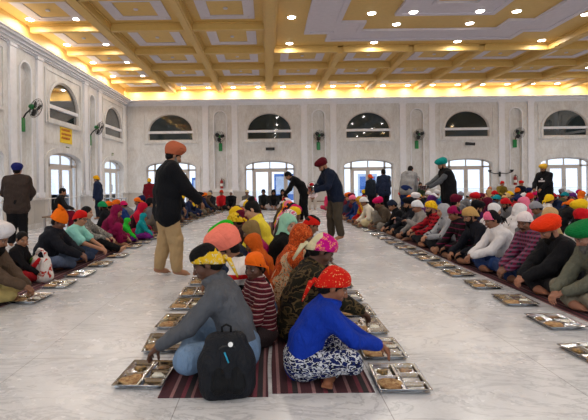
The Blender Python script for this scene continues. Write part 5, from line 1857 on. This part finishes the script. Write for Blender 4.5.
# front row beyond the listed people
y = 14.9
for col, typ, gar in (('maroon', 'turban', 'maroon'), ('orange', 'turban', 'navy'), ('white', 'turban', 'grey'), ('red', 'shawl', 'black'), ('yellow', 'cap', 'navy'), ('black', 'cap', 'maroon')):
    crowd(2.95, y, PL, col, typ, gar, 'far end of right front row'); y += .72
# middle rows beyond
for i, (y, col, typ, gar) in enumerate(((7.45, 'maroon', 'shawl', 'maroon'), (8.15, 'yellow', 'cap', 'maroon'), (8.9, 'red', 'head scarf', 'navy'), (9.6, 'yellow', 'head scarf', 'brown'), (10.3, 'orange', 'shawl', 'red'),
                                       (11.0, 'white', 'cap', 'beige'), (11.7, 'navy', 'cap', 'navy'), (12.4, 'yellow', 'turban', 'grey'), (13.1, 'pink', 'cap', 'grey'))):
    crowd(-.24, y, PL, col, typ, gar, 'far middle row facing left')
    tray(-.88, y, 0, 'the far left-facing person in %s and %s' % (col, gar), 0, seed=90 + i)
for i, (y, col, typ, gar) in enumerate(((7.5, 'yellow', 'head scarf', 'dark blue'), (8.2, 'magenta', 'head scarf', 'dark blue'), (8.9, 'black', 'head scarf', 'dark blue'), (9.6, 'orange', 'head scarf', 'olive'), (10.3, 'pink', 'shawl', 'white'),
                                       (11.0, 'yellow', 'shawl', 'black'), (11.7, 'white', 'head scarf', 'brown'), (12.4, 'red', 'cap', 'olive'))):
    crowd(.24, y, PR, col, typ, gar, 'far middle row facing right')
    tray(.88, y, 0, 'the far right-facing person in %s and %s' % (col, gar), 0, seed=110 + i)
# left-hand row beyond and the row behind it
for i, (y, col, typ, gar) in enumerate(((11.8, 'black', 'cap', 'grey'), (12.5, 'orange', 'cap', 'maroon'), (13.3, 'navy', 'head scarf', 'maroon'), (14.1, 'yellow', 'cap', 'grey'), (14.9, 'black', 'head scarf', 'navy'),
                                       (15.7, 'yellow', 'head scarf', 'black'), (16.5, 'white', 'head scarf', 'navy'), (17.3, 'yellow', 'shawl', 'navy'), (18.1, 'black', 'turban', 'brown'), (18.9, 'orange', 'head scarf', 'navy'), (19.6, 'tan', 'head scarf', 'brown'))):
    dx = .0 if y < 15 else (y - 15) * .12
    crowd(-3.3 + dx, y, PR, col, typ, gar, 'far end of left row')
    tray(-2.68 + dx, y, 0, 'the far left-hand person in %s and %s' % (col, gar), 0, seed=130 + i)
for i, (y, col, typ, gar) in enumerate(((11.6, 'green', 'cap', 'black'), (12.25, 'orange', 'turban', 'maroon'), (12.9, 'orange', 'turban', 'dark blue'), (13.55, 'magenta', 'cap', 'grey'), (14.5, 'orange', 'head scarf', 'dark blue'), (15.3, 'navy', 'turban', 'grey'))):
    crowd(-4.05, y, PL, col, typ, gar, 'left-facing row by left wall', s=.98)
print('PEOPLE', N_PEOPLE[0])
SC.view_settings.view_transform = 'Standard'
SC.view_settings.look = 'None'
SC.view_settings.exposure = 0.07
SC.view_settings.gamma = 1.0
SC.view_settings.use_curve_mapping = False
SC.cycles.use_denoising = True
SC.cycles.max_bounces = 6
SC.cycles.diffuse_bounces = 4
SC.cycles.sample_clamp_indirect = 4
bpy.context.view_layer.update()
